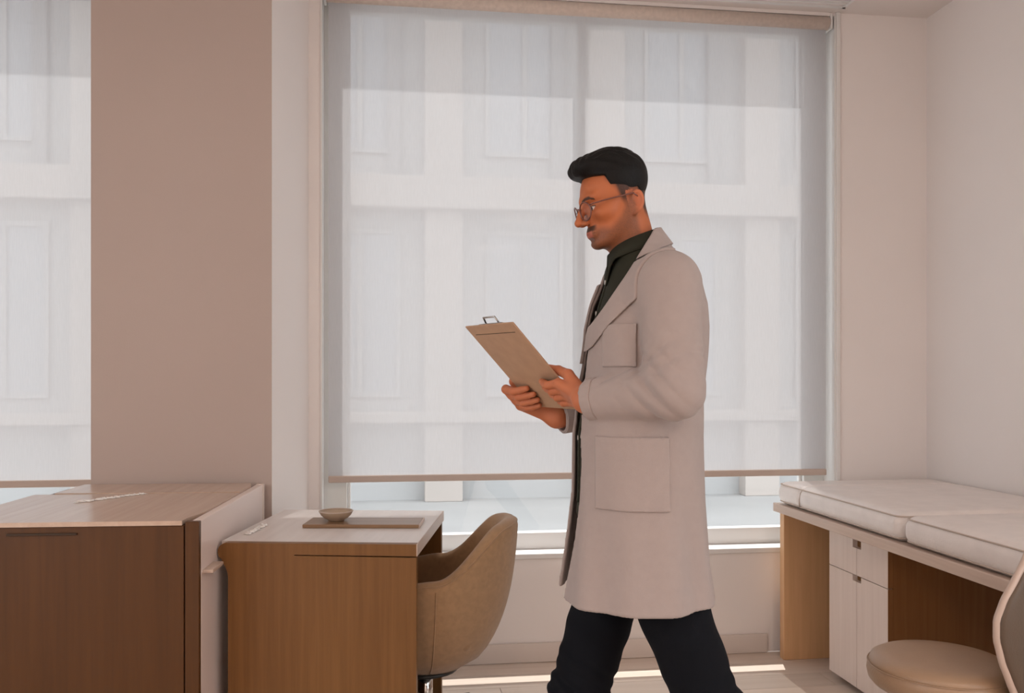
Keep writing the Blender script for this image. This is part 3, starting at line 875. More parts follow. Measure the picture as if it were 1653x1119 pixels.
FZ_NEW = [-0.30, -0.116, -0.076, -0.0445, -0.014, 0.003, 0.056, 0.125, 0.30]
FZ_OLD = [-0.30, -0.116, -0.069, -0.0335, 0.001, 0.024, 0.077, 0.128, 0.30]
def face_warp(q):
    # sets the heights of brow, eyes, nose and mouth on the front of the head
    w = np.clip((-0.015 - q[:, 0]) / 0.045, 0, 1); w = w * w * (3 - 2 * w)
    o = q.copy(); o[:, 2] = q[:, 2] * (1 - w) + np.interp(q[:, 2], FZ_NEW, FZ_OLD) * w
    return o
def head_sdf(q):
    q = face_warp(q)
    a = np.array([1, -1, 1.0])
    m = q.copy(); m[:, 1] = np.abs(m[:, 1])            # mirrored half for the paired features
    d = ell(q, (0.000, 0, 0.036), (0.080, 0.072, 0.071))
    d = smin(d, ell(q, (-0.030, 0, 0.010), (0.064, 0.063, 0.088)), 0.03)
    d = smin(d, ell(q, (-0.036, 0, -0.062), (0.053, 0.050, 0.050)), 0.03)
    d = smin(d, cone(m, (0.002, 0.054, -0.040), (-0.062, 0.026, -0.094), 0.017, 0.016), 0.025)   # jaw line
    d = smin(d, ell(q, (-0.080, 0, -0.099), (0.018, 0.023, 0.017)), 0.018)                       # chin
    d = smin(d, ell(m, (-0.060, 0.044, -0.022), (0.026, 0.018, 0.017)), 0.02)                     # cheek bone
    d = smin(d, cone(m, (-0.0905, 0.0, 0.024), (-0.078, 0.044, 0.026), 0.0085, 0.008), 0.016)     # brow
    d = smax(d, -ell(m, (-0.100, 0.031, 0.002), (0.018, 0.019, 0.012)), 0.012)                    # eye socket
    d = smin(d, ball(m, (-0.0765, 0.031, 0.001), 0.0125), 0.003)
    lid = np.maximum(ball(m, (-0.0765, 0.031, 0.001), 0.0140), -(q[:, 2] - 0.0015 + 0.25 * (q[:, 0] + 0.09)))
    d = smin(d, lid, 0.002)
    nose = cone(q, (-0.0930, 0, 0.016), (-0.1150, 0, -0.030), 0.0075, 0.0095)
    nose = smin(nose, ball(q, (-0.1165, 0, -0.0335), 0.0095), 0.006)
    nose = smin(nose, ell(m, (-0.1035, 0.0125, -0.037), (0.010, 0.0075, 0.0075)), 0.006)
    d = smin(d, nose, 0.010)
    d = smax(d, -ball(m, (-0.1065, 0.006, -0.0455), 0.0035), 0.003)
    d = smin(d, ell(q, (-0.088, 0, -0.068), (0.014, 0.026, 0.018)), 0.012)                        # muzzle
    d = smin(d, cone(m, (-0.0980, 0, -0.0640), (-0.088, 0.021, -0.0675), 0.0038, 0.0022), 0.005)  # upper lip
    d = smin(d, cone(m, (-0.0950, 0, -0.0740), (-0.087, 0.019, -0.0700), 0.0046, 0.0022), 0.005)  # lower lip
    d = smax(d, -cone(m, (-0.1025, 0, -0.0690), (-0.0905, 0.024, -0.0690), 0.0016, 0.0012), 0.002)
    d = smax(d, -ell(q, (-0.099, 0, -0.0865), (0.008, 0.018, 0.0045)), 0.006)
    # ears
    e = (m - np.array([0.012, 0.0705, -0.032])) / 0.86; ca_, sa_ = math.cos(0.22), math.sin(0.22)
    e = np.stack([e[:, 0] * ca_ - e[:, 2] * sa_, e[:, 1] - 0.35 * e[:, 0], e[:, 0] * sa_ + e[:, 2] * ca_], 1)
    ear = ell(e, (0, 0.004, 0.002), (0.0185, 0.0085, 0.0310))
    ear = smax(ear, -ell(e, (-0.001, 0.0135, 0.003), (0.0125, 0.0110, 0.0220)), 0.002)
    ear = smin(ear, cone(e, (-0.010, 0.007, -0.002), (-0.008, 0.006, -0.010), 0.004, 0.0035), 0.003)
    ear = smin(ear, ell(e, (-0.006, 0.003, -0.027), (0.008, 0.005, 0.008)), 0.005)
    d = smin(d, ear * 0.86, 0.004)
    return d * HS

def neck_sdf(p, grow=0.0):
    d = cone(p, (-0.030, 0, 1.620), (-0.003, 0, 1.50), 0.047 + grow, 0.053 + grow)
    d = smin(d, cone(p, (-0.003, 0, 1.50), (0.02, 0, 1.42), 0.053 + grow, 0.070 + grow), 0.02)
    return d

def head_neck(p):
    d = head_sdf(to_head(p))
    d = smin(d, neck_sdf(p), 0.022)
    d = smin(d, ball(p, (-0.056, 0, 1.545), 0.009), 0.022)
    d = smin(d, ell(p, (0.03, 0, 1.40), (0.08, 0.13, 0.07)), 0.03)
    return d

# --- the clipboard's frame: near top corner, direction down the board, across (near to far) and the underside normal
BO = np.array([-0.283, -0.090, 1.360])
BW = np.array([-0.508, 0.861, 0.009]); BW /= np.linalg.norm(BW)
BL = np.array([0.608, 0.361, -0.707]); BL -= BW * (BL @ BW); BL /= np.linalg.norm(BL)
BN = -np.cross(BL, BW)
BWID, BLEN = 0.221, 0.272
def bp(w, l, n=0.0): return BO + BW * w + BL * l + BN * n

NEAR_WRIST = np.array([-0.128, -0.118, 1.193]); NEAR_ELBOW = np.array([0.040, -0.238, 1.214]); NEAR_SH = np.array([0.036, -0.178, 1.437])
FAR_WRIST = np.array([-0.172, 0.205, 1.143]); FAR_ELBOW = np.array([0.05, 0.285, 1.185]); FAR_SH = np.array([0.036, 0.178, 1.437])

def hand_sdf(p, wrist, knuckles, tips, thumb):
    d = ball(p, wrist, 0.024)
    for k, kn in enumerate(knuckles):
        base = wrist + (kn - wrist) * 0.12 + (kn - knuckles[1]) * 0.35
        d = smin(d, cone(p, base, kn, 0.0145, 0.0115), 0.010)
    for a, b in zip(knuckles, knuckles[1:]):
        d = smin(d, cone(p, a, b, 0.0085, 0.0085), 0.006)
    for kn, ch in zip(knuckles, tips):
        pts = [kn] + ch; rr = [0.0102, 0.0092, 0.0083, 0.0070]
        f = None
        for i in range(len(pts) - 1):
            s = cone(p, pts[i], pts[i + 1], rr[i], rr[i + 1])
            f = s if f is None else smin(f, s, 0.003)
        d = smin(d, f, 0.0035)
    pts = thumb; rr = [0.0165, 0.0125, 0.0108, 0.0085]
    f = None
    for i in range(len(pts) - 1):
        s = cone(p, pts[i], pts[i + 1], rr[i], rr[i + 1])
        f = s if f is None else smin(f, s, 0.004)
    return smin(d, f, 0.008)

def grip(edge_w, sgn, l0, wrist, lens=(0.066, 0.074, 0.070, 0.056)):
    """fingers lie on the underside, thumb on the paper side; sgn=+1 grips the near edge, -1 the far edge"""
    kn, tips = [], []
    for i in range(4):
        l = l0 + 0.0195 * i
        k = bp(edge_w - sgn * (0.020 - 0.004 * (i in (1, 2))), l, 0.019)
        a = bp(edge_w + sgn * lens[i] * 0.30, l + 0.001, 0.0245 - 0.002 * (i == 3))
        b = bp(edge_w + sgn * lens[i] * 0.68, l + 0.003, 0.0165)
        c = bp(edge_w + sgn * lens[i] * 0.96, l + 0.004, 0.0100)
        kn.append(k); tips.append([a, b, c])
    th = [wrist + (kn[0] - wrist) * 0.35 - BN * 0.010,
          bp(edge_w - sgn * 0.022, l0 + 0.004, -0.012),
          bp(edge_w + sgn * 0.014, l0 - 0.004, -0.0175),
          bp(edge_w + sgn * 0.040, l0 - 0.014, -0.0150)]
    return kn, tips, th
NK, NT, NTH = grip(0.0, 1, 0.168, NEAR_WRIST)
FK, FT, FTH = grip(BWID, -1, 0.194, FAR_WRIST)

def near_hand(p):
    return smin(hand_sdf(p, NEAR_WRIST, NK, NT, NTH), cone(p, NEAR_WRIST, NEAR_ELBOW, 0.026, 0.038), 0.02)
def far_hand(p):
    return smin(hand_sdf(p, FAR_WRIST, FK, FT, FTH), cone(p, FAR_WRIST, FAR_ELBOW, 0.026, 0.038), 0.02)

HIP_F, KNEE_F, ANK_F = np.array([-0.01, 0.085, 0.90]), np.array([-0.127, 0.085, 0.50]), np.array([-0.235, 0.085, 0.105])
HIP_B, KNEE_B, ANK_B = np.array([0.000, -0.085, 0.90]), np.array([0.150, -0.085, 0.515]), np.array([0.405, -0.085, 0.185])
def core(p):
    d = ell(p, (0.02, 0, 1.28), (0.095, 0.15, 0.22))
    d = smin(d, ell(p, (0.005, 0, 0.98), (0.09, 0.14, 0.16)), 0.06)
    for sh, el in ((NEAR_SH, NEAR_ELBOW), (FAR_SH, FAR_ELBOW)):
        d = smin(d, cone(p, sh, el, 0.042, 0.036), 0.03)
    for h, k, a in ((HIP_F, KNEE_F, ANK_F), (HIP_B, KNEE_B, ANK_B)):
        d = smin(d, smin(cone(p, h, k, 0.070, 0.046), cone(p, k, a, 0.046, 0.032), 0.02), 0.04)
    d = smin(d, cone(p, (0.02, 0, 1.50), (0.03, 0, 1.42), 0.045, 0.06), 0.03)
    return d

parts = [polygonize(head_neck, (-0.20, -0.15, 1.36), (0.13, 0.15, 1.80), 0.0019),
         polygonize(near_hand, np.minimum(NEAR_WRIST, NEAR_ELBOW) - (0.16, 0.06, 0.08), np.maximum(NEAR_WRIST, NEAR_ELBOW) + (0.05, 0.20, 0.10), 0.0019),
         polygonize(far_hand, np.minimum(FAR_WRIST, FAR_ELBOW) - (0.16, 0.20, 0.08), np.maximum(FAR_WRIST, FAR_ELBOW) + (0.05, 0.08, 0.16), 0.0019),
         polygonize(core, (-0.35, -0.36, 0.05), (0.52, 0.38, 1.58), 0.009)]
me, V = np_mesh('body', parts)
# skin colouring: stubble, lips, brows, eyes
q0 = to_head(V); q = face_warp(q0)
skin = np.array([0.46, 0.135, 0.050])
col = np.tile(skin, (len(V), 1))
def mixc(mask, c):
    global col
    mask = np.clip(mask, 0, 1)[:, None]
    col = col * (1 - mask) + np.asarray(c, float) * mask
def ss(a, b, x):
    t = np.clip((x - a) / (b - a), 0, 1); return t * t * (3 - 2 * t)
inhead = ss(1.50, 1.52, V[:, 2])
ay = np.abs(q[:, 1])
# redder ears, nose and hands
mixc(0.35 * ss(0.058, 0.070, ay) * (q[:, 0] > -0.01) * (q[:, 0] < 0.05) * inhead, (0.66, 0.22, 0.13))
mixc(0.35 * (V[:, 2] < 1.40), (0.62, 0.23, 0.13))
noise = 0.5 + 0.5 * np.sin(q[:, 0] * 1900 + 3 * np.sin(q[:, 2] * 900)) * np.sin(q[:, 1] * 1700 + 2 * np.sin(q[:, 0] * 800)) * np.sin(q[:, 2] * 2100)
# upper edge of the beard on the cheek, from sideburn to the mouth corner
edge = np.interp(q[:, 0], [-0.105, -0.080, -0.060, -0.030, -0.012, 0.006], [-0.052, -0.058, -0.066, -0.050, -0.026, 0.000])
low = ss(-0.135, -0.118, q[:, 2])
beard = ss(-0.010, 0.016, edge - q[:, 2]) * low * ss(0.016, 0.000, q[:, 0]) * inhead
beard *= 1 - ss(0.085, 0.10, np.hypot(q[:, 0] * 0.0, q[:, 1]))
mixc(beard * (0.42 + 0.28 * noise), (0.085, 0.045, 0.028))
chin = ss(0.03, 0.012, ay) * ss(-0.07, -0.082, q[:, 2]) * (q[:, 0] < -0.05) * low * inhead
mixc(chin * 0.40, (0.06, 0.035, 0.022))
mous = ss(0.030, 0.022, ay) * ss(-0.047, -0.050, q[:, 2]) * ss(-0.0645, -0.061, q[:, 2]) * (q[:, 0] < -0.078) * inhead
mixc(mous * 0.88, (0.030, 0.018, 0.012))
side = ss(0.030, 0.022, ay) * 0
lips = ss(0.022, 0.018, ay) * ss(-0.0605, -0.063, q[:, 2]) * ss(-0.080, -0.077, q[:, 2]) * (q[:, 0] < -0.0865) * inhead
mixc(lips * 0.6, (0.52, 0.15, 0.11))
bro = np.interp(ay, [0.010, 0.026, 0.040, 0.050], [0.0225, 0.027, 0.0265, 0.020])
brow = ss(0.0048, 0.0030, np.abs(q[:, 2] - bro)) * (ay > 0.011) * (ay < 0.051) * (q[:, 0] < -0.055) * inhead
mixc(brow * 0.9, (0.02, 0.013, 0.010))
m3 = q.copy(); m3[:, 1] = ay
eyeb = (np.abs(np.linalg.norm(m3 - np.array([-0.0765, 0.031, 0.001]), axis=1) - 0.0125) < 0.0008) * (q[:, 0] < -0.078) * inhead
mixc(eyeb * 0.95, (0.70, 0.62, 0.58))
iris = eyeb * (np.hypot(m3[:, 1] - 0.031, q[:, 2] + 0.0035) < 0.0062)
mixc(iris * 1.0, (0.03, 0.018, 0.012))
lash = ss(0.0022, 0.0010, np.abs(q[:, 2] - 0.0015 + 0.25 * (q[:, 0] + 0.09))) * (np.linalg.norm(m3 - np.array([-0.0765, 0.031, 0.001]), axis=1) < 0.0148) * (q[:, 0] < -0.078) * inhead
mixc(lash * 0.8, (0.02, 0.012, 0.01))
# cropped hair fading into the skin at the sides and nape
fade_z = np.interp(q0[:, 0], [-0.045, -0.030, -0.016, -0.004, 0.004, 0.026, 0.036, 0.060, 0.11], [0.030, 0.010, -0.030, -0.034, -0.006, -0.006, -0.060, -0.085, -0.095])
notear = 1 - ((ay > 0.064) & (q0[:, 0] > -0.008) & (q0[:, 0] < 0.036) & (q0[:, 2] < 0.000))
fade = ss(-0.014, 0.024, q0[:, 2] - fade_z) * ss(-0.052, -0.040, q0[:, 0]) * notear * inhead
mixc(fade * (0.82 + 0.15 * noise), (0.012, 0.009, 0.008))
ca4 = np.concatenate([col, np.ones((len(V), 1))], 1).astype(np.float32)
at = me.color_attributes.new('col', 'FLOAT_COLOR', 'POINT')
at.data.foreach_set('color', ca4.ravel())
link('body', me, M['skin'], person, smooth=True)

# --- hair
def hair(p):
    q = to_head(p); ay = np.abs(q[:, 1])
    vol = ell(q, (-0.002, 0, 0.036), (0.0845, 0.0785, 0.0770))
    vol = smin(vol, ell(q, (-0.022, 0, 0.036), (0.064, 0.0760, 0.058)), 0.01)
    top = ell(q, (-0.028, 0, 0.080), (0.070, 0.060, 0.033))
    qui = ell(q, (-0.075, 0, 0.080), (0.031, 0.052, 0.022))
    d = smin(smin(vol, top, 0.02), qui, 0.018)
    # locks combed backwards
    d = d + 0.0011 * np.sin(q[:, 1] * 420 + 5 * np.sin(q[:, 0] * 38) + 2.0) * ss(0.06, 0.10, q[:, 2])
    d = d + 0.0010 * np.sin(q[:, 1] * 230 + q[:, 0] * 160 + 2 * np.sin(q[:, 2] * 90)) * ss(0.03, 0.07, q[:, 2])
    line = np.interp(q[:, 0], [-0.12, -0.0925, -0.046, -0.040, -0.0184, -0.004, 0.004, 0.028, 0.036, 0.046, 0.06, 0.11],
                     [0.064, 0.0605, 0.046, 0.016, -0.004, -0.012, 0.000, 0.002, -0.01, -0.045, -0.060, -0.070])
    front = np.maximum(line - q[:, 2], 0) 
    cut = (line - q[:, 2])
    # short at the sides: pull the surface in towards the skull lower down
    thin = 0.0030 * ss(0.075, 0.010, q[:, 2])
    d = d + thin
    d = smax(d, cut, 0.006)
    return d * HS
lo_, hi_ = HO + (-0.15, -0.11, -0.10), HO + (0.14, 0.11, 0.16)
hm, hv = np_mesh('hair', [polygonize(hair, lo_, hi_, 0.0019)])
link('hair', hm, M['hair'], person, smooth=True)

# --- glasses
def H3(pts): return [Vector(from_head(np.array(p))) for p in pts]
gz, gx = -0.019, -0.1090
def rim_pts(sy):
    out = []
    for k in range(28):
        a = 2 * math.pi * k / 28
        yy = 0.0250 * math.cos(a) ; zz_ = 0.0225 * math.sin(a)
        if zz_ > 0: zz_ *= 0.92
        out.append((gx + 0.010 * ((abs(yy + 0.034) / 0.058) ** 2) if sy > 0 else gx + 0.010 * ((abs(-yy + 0.034) / 0.058) ** 2), sy * 0.034 + yy, gz - 0.003 + zz_))
    return out
g = tube('glasses', H3([(gx + 0.002, -0.0115, gz + 0.004), (gx - 0.0025, -0.005, gz + 0.0075), (gx - 0.0035, 0, gz + 0.0082), (gx - 0.0025, 0.005, gz + 0.0075), (gx + 0.002, 0.0115, gz + 0.004)]), 0.0016, M['frame'], person, n=8)
for sy in (-1, 1):
    tube('rim', H3(rim_pts(sy)), 0.0016, M['frame'], g, n=8, loop=True)
    o = sy * 0.0575
    tube('temple', H3([(gx + 0.010, o, gz + 0.006), (gx + 0.017, sy * 0.066, gz + 0.007), (-0.060, sy * 0.0715, gz + 0.008), (-0.008, sy * 0.0770, gz + 0.008), (0.006, sy * 0.0765, gz + 0.008), (0.024, sy * 0.0730, gz - 0.008)]), 0.0017, M['frame'], g, n=8)
    rp = rim_pts(sy); cen = np.mean(np.array(rp), 0)
    lv = [from_head(cen)] + [from_head(np.array(r)) for r in rp]
    me_ = mesh('lens', lv, [(0, k + 1, (k + 1) % 28 + 1) for k in range(28)])
    ln = link('lens', me_, M['lens'], g, smooth=True)

# --- white coat
TZ = np.array([0.60, 0.75, 0.834, 0.974, 1.114, 1.25, 1.352, 1.40, 1.45, 1.49, 1.53, 1.57, 1.60])
TC = np.array([-0.010, -0.008, -0.009, -0.005, -0.005, 0.008, 0.016, 0.022, 0.024, 0.016, 0.000, -0.014, -0.024])
TA = np.array([0.182, 0.170, 0.158, 0.146, 0.144, 0.137, 0.134, 0.126, 0.113, 0.095, 0.077, 0.062, 0.055])
TB = np.array([0.235, 0.225, 0.215, 0.203, 0.193, 0.188, 0.192, 0.190, 0.168, 0.126, 0.086, 0.066, 0.058])
def torso(p, inset):
    z = p[:, 2]
    c, a, b = np.interp(z, TZ, TC), np.interp(z, TZ, TA) - inset, np.interp(z, TZ, TB) - inset
    x = (p[:, 0] - c) / a; y = p[:, 1] / b
    e = 2.3
    r = (np.abs(x) ** e + np.abs(y) ** e) ** (1 / e)
    d = (r - 1) * np.minimum(a, b) * 0.92
    return d
HEM = 0.757
def drape(p):
    ang = np.arctan2(p[:, 1], p[:, 0])
    low = ss(1.12, 0.78, p[:, 2])
    d = low * (0.0045 * np.sin(7 * ang + 1.3 + 2.0 * p[:, 2]) + 0.003 * np.sin(13 * ang + 4 * p[:, 2]))
    # soft pulls on the chest towards the elbow
    d = d + 0.0022 * ss(1.50, 1.40, p[:, 2]) * ss(1.10, 1.20, p[:, 2]) * np.sin(60 * (p[:, 0] + 0.35 * p[:, 2]))
    # shallow vertical crease in front of the arm
    return d
def arm_wrinkle(p, el, wr, sh):
    fa = wr - el; L = np.linalg.norm(fa); fa = fa / L
    t = (p - el) @ fa
    g = np.exp(-((t - 0.03) / 0.06) ** 2)
    u = (sh - el) / np.linalg.norm(sh - el)
    s = (p - el) @ u
    g = g * np.exp(-(s / 0.075) ** 2)
    def crease(x):                     # narrow folds: rounded ridges with sharp valleys
        return np.abs(np.sin(x)) - 0.64
    d = -0.0085 * g * crease(t * 75 - s * 60 + 0.6) - 0.0055 * np.exp(-((s - 0.06) / 0.035) ** 2) * crease(s * 80 + t * 45)
    d = d + 0.0007 * np.sin(t * 45 + s * 30)
    return d
def sleeves(p, inset, cut):
    out = None
    for sh, el, wr in ((NEAR_SH, NEAR_ELBOW, NEAR_WRIST), (FAR_SH, FAR_ELBOW, FAR_WRIST)):
        dv = (wr - el) / np.linalg.norm(wr - el)
        cuff = wr - dv * 0.006
        end = cuff + dv * (0.0 if cut else 0.04)
        up = cone(p, sh, el, 0.066 - inset, 0.057 - inset)
        fo = cone(p, el, end, 0.056 - inset, 0.043 - inset)
        if cut: fo = np.maximum(fo, (p - cuff) @ dv)
        d = smin(up, fo, 0.012)
        d = d + arm_wrinkle(p, el, wr, sh)
        out = d if out is None else np.minimum(out, d)
    return out
def coat_hull(p, inset=0.0, cut=True):
    t = torso(p, inset) + drape(p)
    s = sleeves(p, inset, cut)
    k = 0.012 + 0.030 * ss(1.33, 1.44, p[:, 2])
    h = np.clip(0.5 + 0.5 * (s - t) / k, 0, 1)
    return s * (1 - h) + t * h - k * h * (1 - h)
EZ = [0.70, 0.76, 0.90, 1.05, 1.20, 1.28, 1.36, 1.44, 1.50, 1.56, 1.60]
EN = [-0.060, -0.064, -0.090, -0.098, -0.074, -0.052, -0.052, -0.062, -0.070, -0.075, -0.078]
EF = [0.040, 0.045, 0.055, 0.060, 0.055, 0.050, 0.052, 0.062, 0.070, 0.075, 0.078]
XZ = [1.28, 1.306, 1.352, 1.386, 1.459, 1.545, 1.60]
XE = [-0.150, -0.127, -0.113, -0.090, -0.041, 0.016, 0.05]
def opening(p):
    z = p[:, 2]
    yn, yf = np.interp(z, EZ, EN), np.interp(z, EZ, EF)
    xl = np.interp(z, TZ, TC) - 0.03
    d = np.maximum(np.maximum(p[:, 1] - yf, yn - p[:, 1]), p[:, 0] - xl)
    v = np.maximum(np.maximum(p[:, 0] - np.interp(z, XZ, XE), p[:, 1] - 0.02), 1.285 - z)     # the V of the front
    return np.minimum(d, v)
TH = 0.008
def neck_hole(p):
    return cone(p, (-0.052, 0, 1.70), (-0.004, 0, 1.50), 0.068, 0.066)
def coat(p):
    o = coat_hull(p)
    d = np.maximum(o, -coat_hull(p, TH, False))
    d = np.maximum(d, HEM - p[:, 2])
    d = np.maximum(d, p[:, 2] - (1.566 + 0.45 * (p[:, 0] - 0.035)))
    d = np.maximum(d, -opening(p))
    return np.maximum(d, -neck_hole(p))
cm, _ = np_mesh('coat', [polygonize(coat, (-0.26, -0.33, 0.74), (0.24, 0.37, 1.60), 0.0034)])
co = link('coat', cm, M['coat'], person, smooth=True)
def on_coat(name, mask, lo, hi, proud=0.0045, v=0.0024, hull=None):
    def f(p):
        o = (hull or coat_hull)(p)
        return np.maximum(np.maximum(o - proud, -(o + 0.002)), mask(p))
    m_, _ = np_mesh(name, [polygonize(f, lo, hi, v)])
    return link(name, m_, M['coat'], co, smooth=True)
def notch(p): return 1.524 + 0.5 * (p[:, 0] - 0.045)
def lapel(sgn):
    def mk(p):
        z = p[:, 2]
        if sgn < 0:
            xe = np.interp(z, XZ, XE) - 0.003
            w = np.interp(z, [1.27, 1.29, 1.455, 1.49, 1.56], [0.004, 0.012, 0.070, 0.066, 0.05])
            d = np.maximum(xe - p[:, 0], p[:, 0] - xe - w)
            d = np.maximum(d, p[:, 1] + 0.03)
        else:
            y = p[:, 1]
            inner = np.interp(z, EZ, EF) - 0.003
            w = np.interp(z, [1.27, 1.29, 1.455, 1.49, 1.56], [0.004, 0.012, 0.055, 0.052, 0.05])
            d = np.maximum(inner - y, y - inner - w)
            d = np.maximum(d, p[:, 0] - 0.05)
        d = np.maximum(d, np.maximum(1.272 - z, z - notch(p) + 0.003))
        return np.maximum(d, -neck_hole(p))
    return mk
on_coat('lapel', lapel(-1), (-0.2, -0.2, 1.22), (0.06, 0.0, 1.60))
on_coat('lapel', lapel(1), (-0.2, 0.0, 1.22), (0.06, 0.2, 1.60))
def collar(p):
    z = p[:, 2]
    d = np.maximum(z - (1.570 + 0.45 * (p[:, 0] - 0.035)), notch(p) - z)
    d = np.maximum(d, np.where(p[:, 1] < 0, np.interp(z, XZ, XE) - 0.003, -0.03) - p[:, 0])
    return np.maximum(d, -neck_hole(p))
on_coat('collar', collar, (-0.08, -0.18, 1.44), (0.18, 0.18, 1.60), proud=0.006)
def rect(x0, x1, z0, z1):
    def mk(p):
        return np.maximum(np.maximum(np.maximum(x0 - p[:, 0], p[:, 0] - x1), np.maximum(z0 - p[:, 2], p[:, 2] - z1)), p[:, 1] + 0.04)
    return mk
on_coat('pocket', rect(-0.112, 0.036, 0.968, 1.118), (-0.14, -0.26, 0.95), (0.06, -0.03, 1.14), proud=0.0038)
on_coat('pocket', rect(-0.094, -0.030, 1.262, 1.352), (-0.12, -0.24, 1.24), (0.0, -0.03, 1.37), proud=0.0030)
# cuffs: a turned band at the end of each sleeve
for el, wr in ((NEAR_ELBOW, NEAR_WRIST), (FAR_ELBOW, FAR_WRIST)):
    dv = (wr - el) / np.linalg.norm(wr - el)
    def cuff_mask(p, dv=dv, wr=wr):
        t = (p - wr) @ dv
        return np.maximum(np.maximum(t + 0.0085, -0.034 - t), np.linalg.norm(p - wr, axis=1) - 0.075)
    on_coat('cuff', cuff_mask, wr - 0.085, wr + 0.085, proud=0.0024, v=0.0024, hull=lambda p: sleeves(p, 0.0, True))

# --- shirt
def shirt(p):
    d = torso(p, 0.017)
    d = np.maximum(d, 0.93 - p[:, 2])
    d = np.maximum(d, p[:, 2] - (1.560 + 0.55 * (p[:, 0] - 0.03)))
    return np.maximum(d, -neck_sdf(p, 0.002))
sm_, _ = np_mesh('shirt', [polygonize(shirt, (-0.2, -0.24, 0.92), (0.2, 0.24, 1.60), 0.0042)])
sh_o = link('shirt', sm_, M['shirt'], person, smooth=True)
# folded collar with points, wrapped round the neck
def neck_pt(a, rr, z):
    # a = angle from the front (-x); the ring leans forward
    cx = np.interp(z, [1.42, 1.50, 1.620], [0.02, -0.003, -0.030])
    return Vector((cx - rr * math.cos(a), rr * math.sin(a), z))
rows = []
for k in range(-30, 31):
    a = k / 30 * R(172)          # open at the front
    a = math.copysign(R(10) + (R(180) - R(10)) * abs(k) / 30, k) if k else R(180)
    rows.append(a)
angs = [R(9) + (R(351) - R(9)) * k / 60 for k in range(61)]
sheet = []
for a in angs:
    f = abs(a - math.pi) / math.pi           # 1 at the front, 0 at the back
    ztop = 1.577 - 0.070 * f ** 1.3
    drop = 0.030 + 0.040 * ss(0.72, 0.96, np.array([f]))[0]
    sheet.append([neck_pt(a, 0.0575, ztop - 0.02), neck_pt(a, 0.0590, ztop), neck_pt(a, 0.0630, ztop + 0.001),
                  neck_pt(a, 0.0690 + 0.004 * f, ztop - drop * 0.5), neck_pt(a, 0.0740 + 0.016 * f, ztop - drop)])
cl_o = loft('shirt_collar', sheet, M['shirt'], sh_o, cap=False, closed=False)
sd = cl_o.modifiers.new('thick', 'SOLIDIFY'); sd.thickness = 0.003; sd.offset = 0
# placket and buttons down the shirt front
def placket(p):
    o = torso(p, 0.017)
    d = np.maximum(o - 0.003, -(o + 0.002))
    return np.maximum(np.maximum(np.maximum(d, np.abs(p[:, 1]) - 0.016), p[:, 0] + 0.02), np.maximum(p[:, 2] - 1.50, 0.96 - p[:, 2]))
pm_, _ = np_mesh('placket', [polygonize(placket, (-0.2, -0.03, 0.95), (0.0, 0.03, 1.52), 0.0024)])
link('placket', pm_, M['shirt'], sh_o, smooth=True)
for z in (1.455, 1.385, 1.315, 1.245, 1.175, 1.105):
    c = np.interp(z, TZ, TC); a = np.interp(z, TZ, TA) - 0.017
    x = c - a - 0.0035
    tube('button', [(x + 0.001, -0.004, z), (x - 0.0018, -0.004, z)], 0.0052, M['button'], sh_o, n=14)

# --- trousers
def trousers(p):
    d = ell(p, (0.000, 0, 0.97), (0.112, 0.155, 0.15))
    d = np.maximum(d, p[:, 2] - 1.04)
    for h, k, a, ph in ((HIP_F, KNEE_F, ANK_F, 0.0), (HIP_B, KNEE_B, ANK_B, 1.7)):
        an = a + (a - k) / np.linalg.norm(a - k) * 0.015
        th = cone(p, h, k, 0.084, 0.068)
        lw = cone(p, k, an, 0.068, 0.056)
        leg = smin(th, lw, 0.02)
        t = (p - k) @ ((h - k) / np.linalg.norm(h - k))
        leg = leg + 0.0032 * np.exp(-(t / 0.07) ** 2) * np.sin(t * 170 + p[:, 0] * 60 + ph) + 0.0015 * np.sin(t * 70 + p[:, 0] * 40 + ph)
        cut = (p - an) @ ((a - k) / np.linalg.norm(a - k))
        d = smin(d, np.maximum(leg, cut), 0.025)
    return d
tm, _ = np_mesh('trousers', [polygonize(trousers, (-0.38, -0.22, 0.06), (0.50, 0.22, 1.06), 0.0045)])
tr_o = link('trousers', tm, M['trouser'], person, smooth=True)

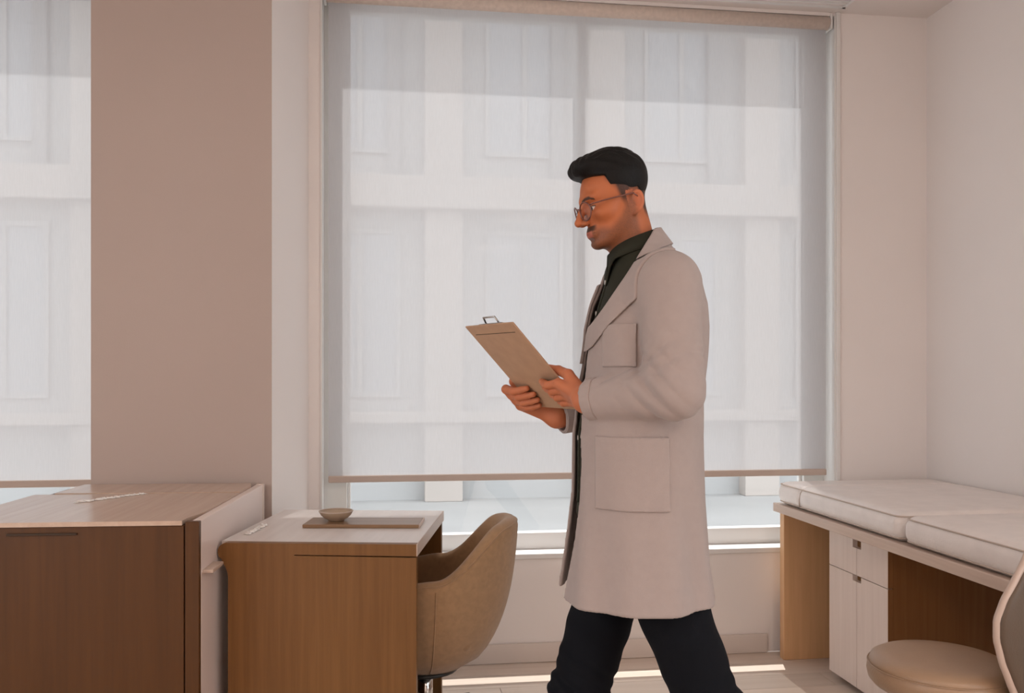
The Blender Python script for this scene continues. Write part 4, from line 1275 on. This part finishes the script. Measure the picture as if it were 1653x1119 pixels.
# --- shoes: the front one flat on the floor, the rear one rolling off its toe
def shoe(name, ank, pitch, drop):
    c_, s_ = math.cos(pitch), math.sin(pitch)
    def f(p):
        q = p - ank
        x = q[:, 0] * c_ - q[:, 2] * s_; z = q[:, 0] * s_ + q[:, 2] * c_
        q = np.stack([x, q[:, 1], z], 1)
        d = ell(q, (-0.055, 0, -0.062), (0.150, 0.046, 0.042))
        d = smin(d, ell(q, (0.012, 0, -0.045), (0.066, 0.040, 0.060)), 0.03)
        d = smin(d, cone(q, (0, 0, 0.0), (0, 0, -0.03), 0.042, 0.042), 0.03)
        d = np.maximum(d, -0.083 - q[:, 2])
        sole = np.maximum(ell(q, (-0.060, 0, -0.092), (0.155, 0.050, 0.05)), np.abs(q[:, 2] + 0.0905) - 0.008)
        return np.minimum(d, sole)
    m_, _ = np_mesh(name, [polygonize(f, ank - (0.24, 0.07, 0.16), ank + (0.20, 0.07, 0.14), 0.0045)])
    o = link(name, m_, M['shoe'], person, smooth=True)
    zmin = min(v.co.z for v in o.data.vertices)
    o.location.z = 0.001 - zmin if abs(zmin) < 0.05 else 0
    return o
shoe('shoe', ANK_F, R(-4), 0)
shoe('shoe', ANK_B, R(38), 0)

# ------------------------------------------------------------------ clipboard held in both hands
PM = person.location
cb = empty('clipboard', (0, 0, 0), label='tan hardboard clipboard with paper held in both hands', cat='clipboard')
rot = Matrix.Rotation(-YAW, 4, 'Z')
org = Matrix.Translation(PM) @ rot @ Matrix((( *[BW[0], BL[0], -BN[0]], BO[0]), (*[BW[1], BL[1], -BN[1]], BO[1]), (*[BW[2], BL[2], -BN[2]], BO[2]), (0, 0, 0, 1)))
cb.matrix_world = org
# board frame: x across, y down the board, z = paper side
box('board', 0, BWID, 0, BLEN, -0.002, 0.002, M['board'], cb, 0.0012)
box('paper', 0.006, BWID - 0.006, 0.014, BLEN - 0.006, 0.0021, 0.0034, M['paper'], cb)
clp = box('clip', BWID / 2 - 0.055, BWID / 2 + 0.055, 0.002, 0.030, 0.0036, 0.0075, M['steel'], cb, 0.0015)
tube('clip_spring', [(BWID / 2 - 0.045, 0.012, 0.0105), (BWID / 2 + 0.045, 0.012, 0.0105)], 0.004, M['steel'], clp, n=12)
tube('clip_lever', [(BWID / 2 - 0.030, 0.008, 0.010), (BWID / 2 - 0.026, -0.010, 0.013), (BWID / 2 + 0.026, -0.010, 0.013), (BWID / 2 + 0.030, 0.008, 0.010)], 0.0022, M['steel'], clp, n=8)
box('fold_line', 0.02, BWID - 0.02, 0.026, 0.0275, -0.0024, -0.0019, M['dark_gap'], cb)
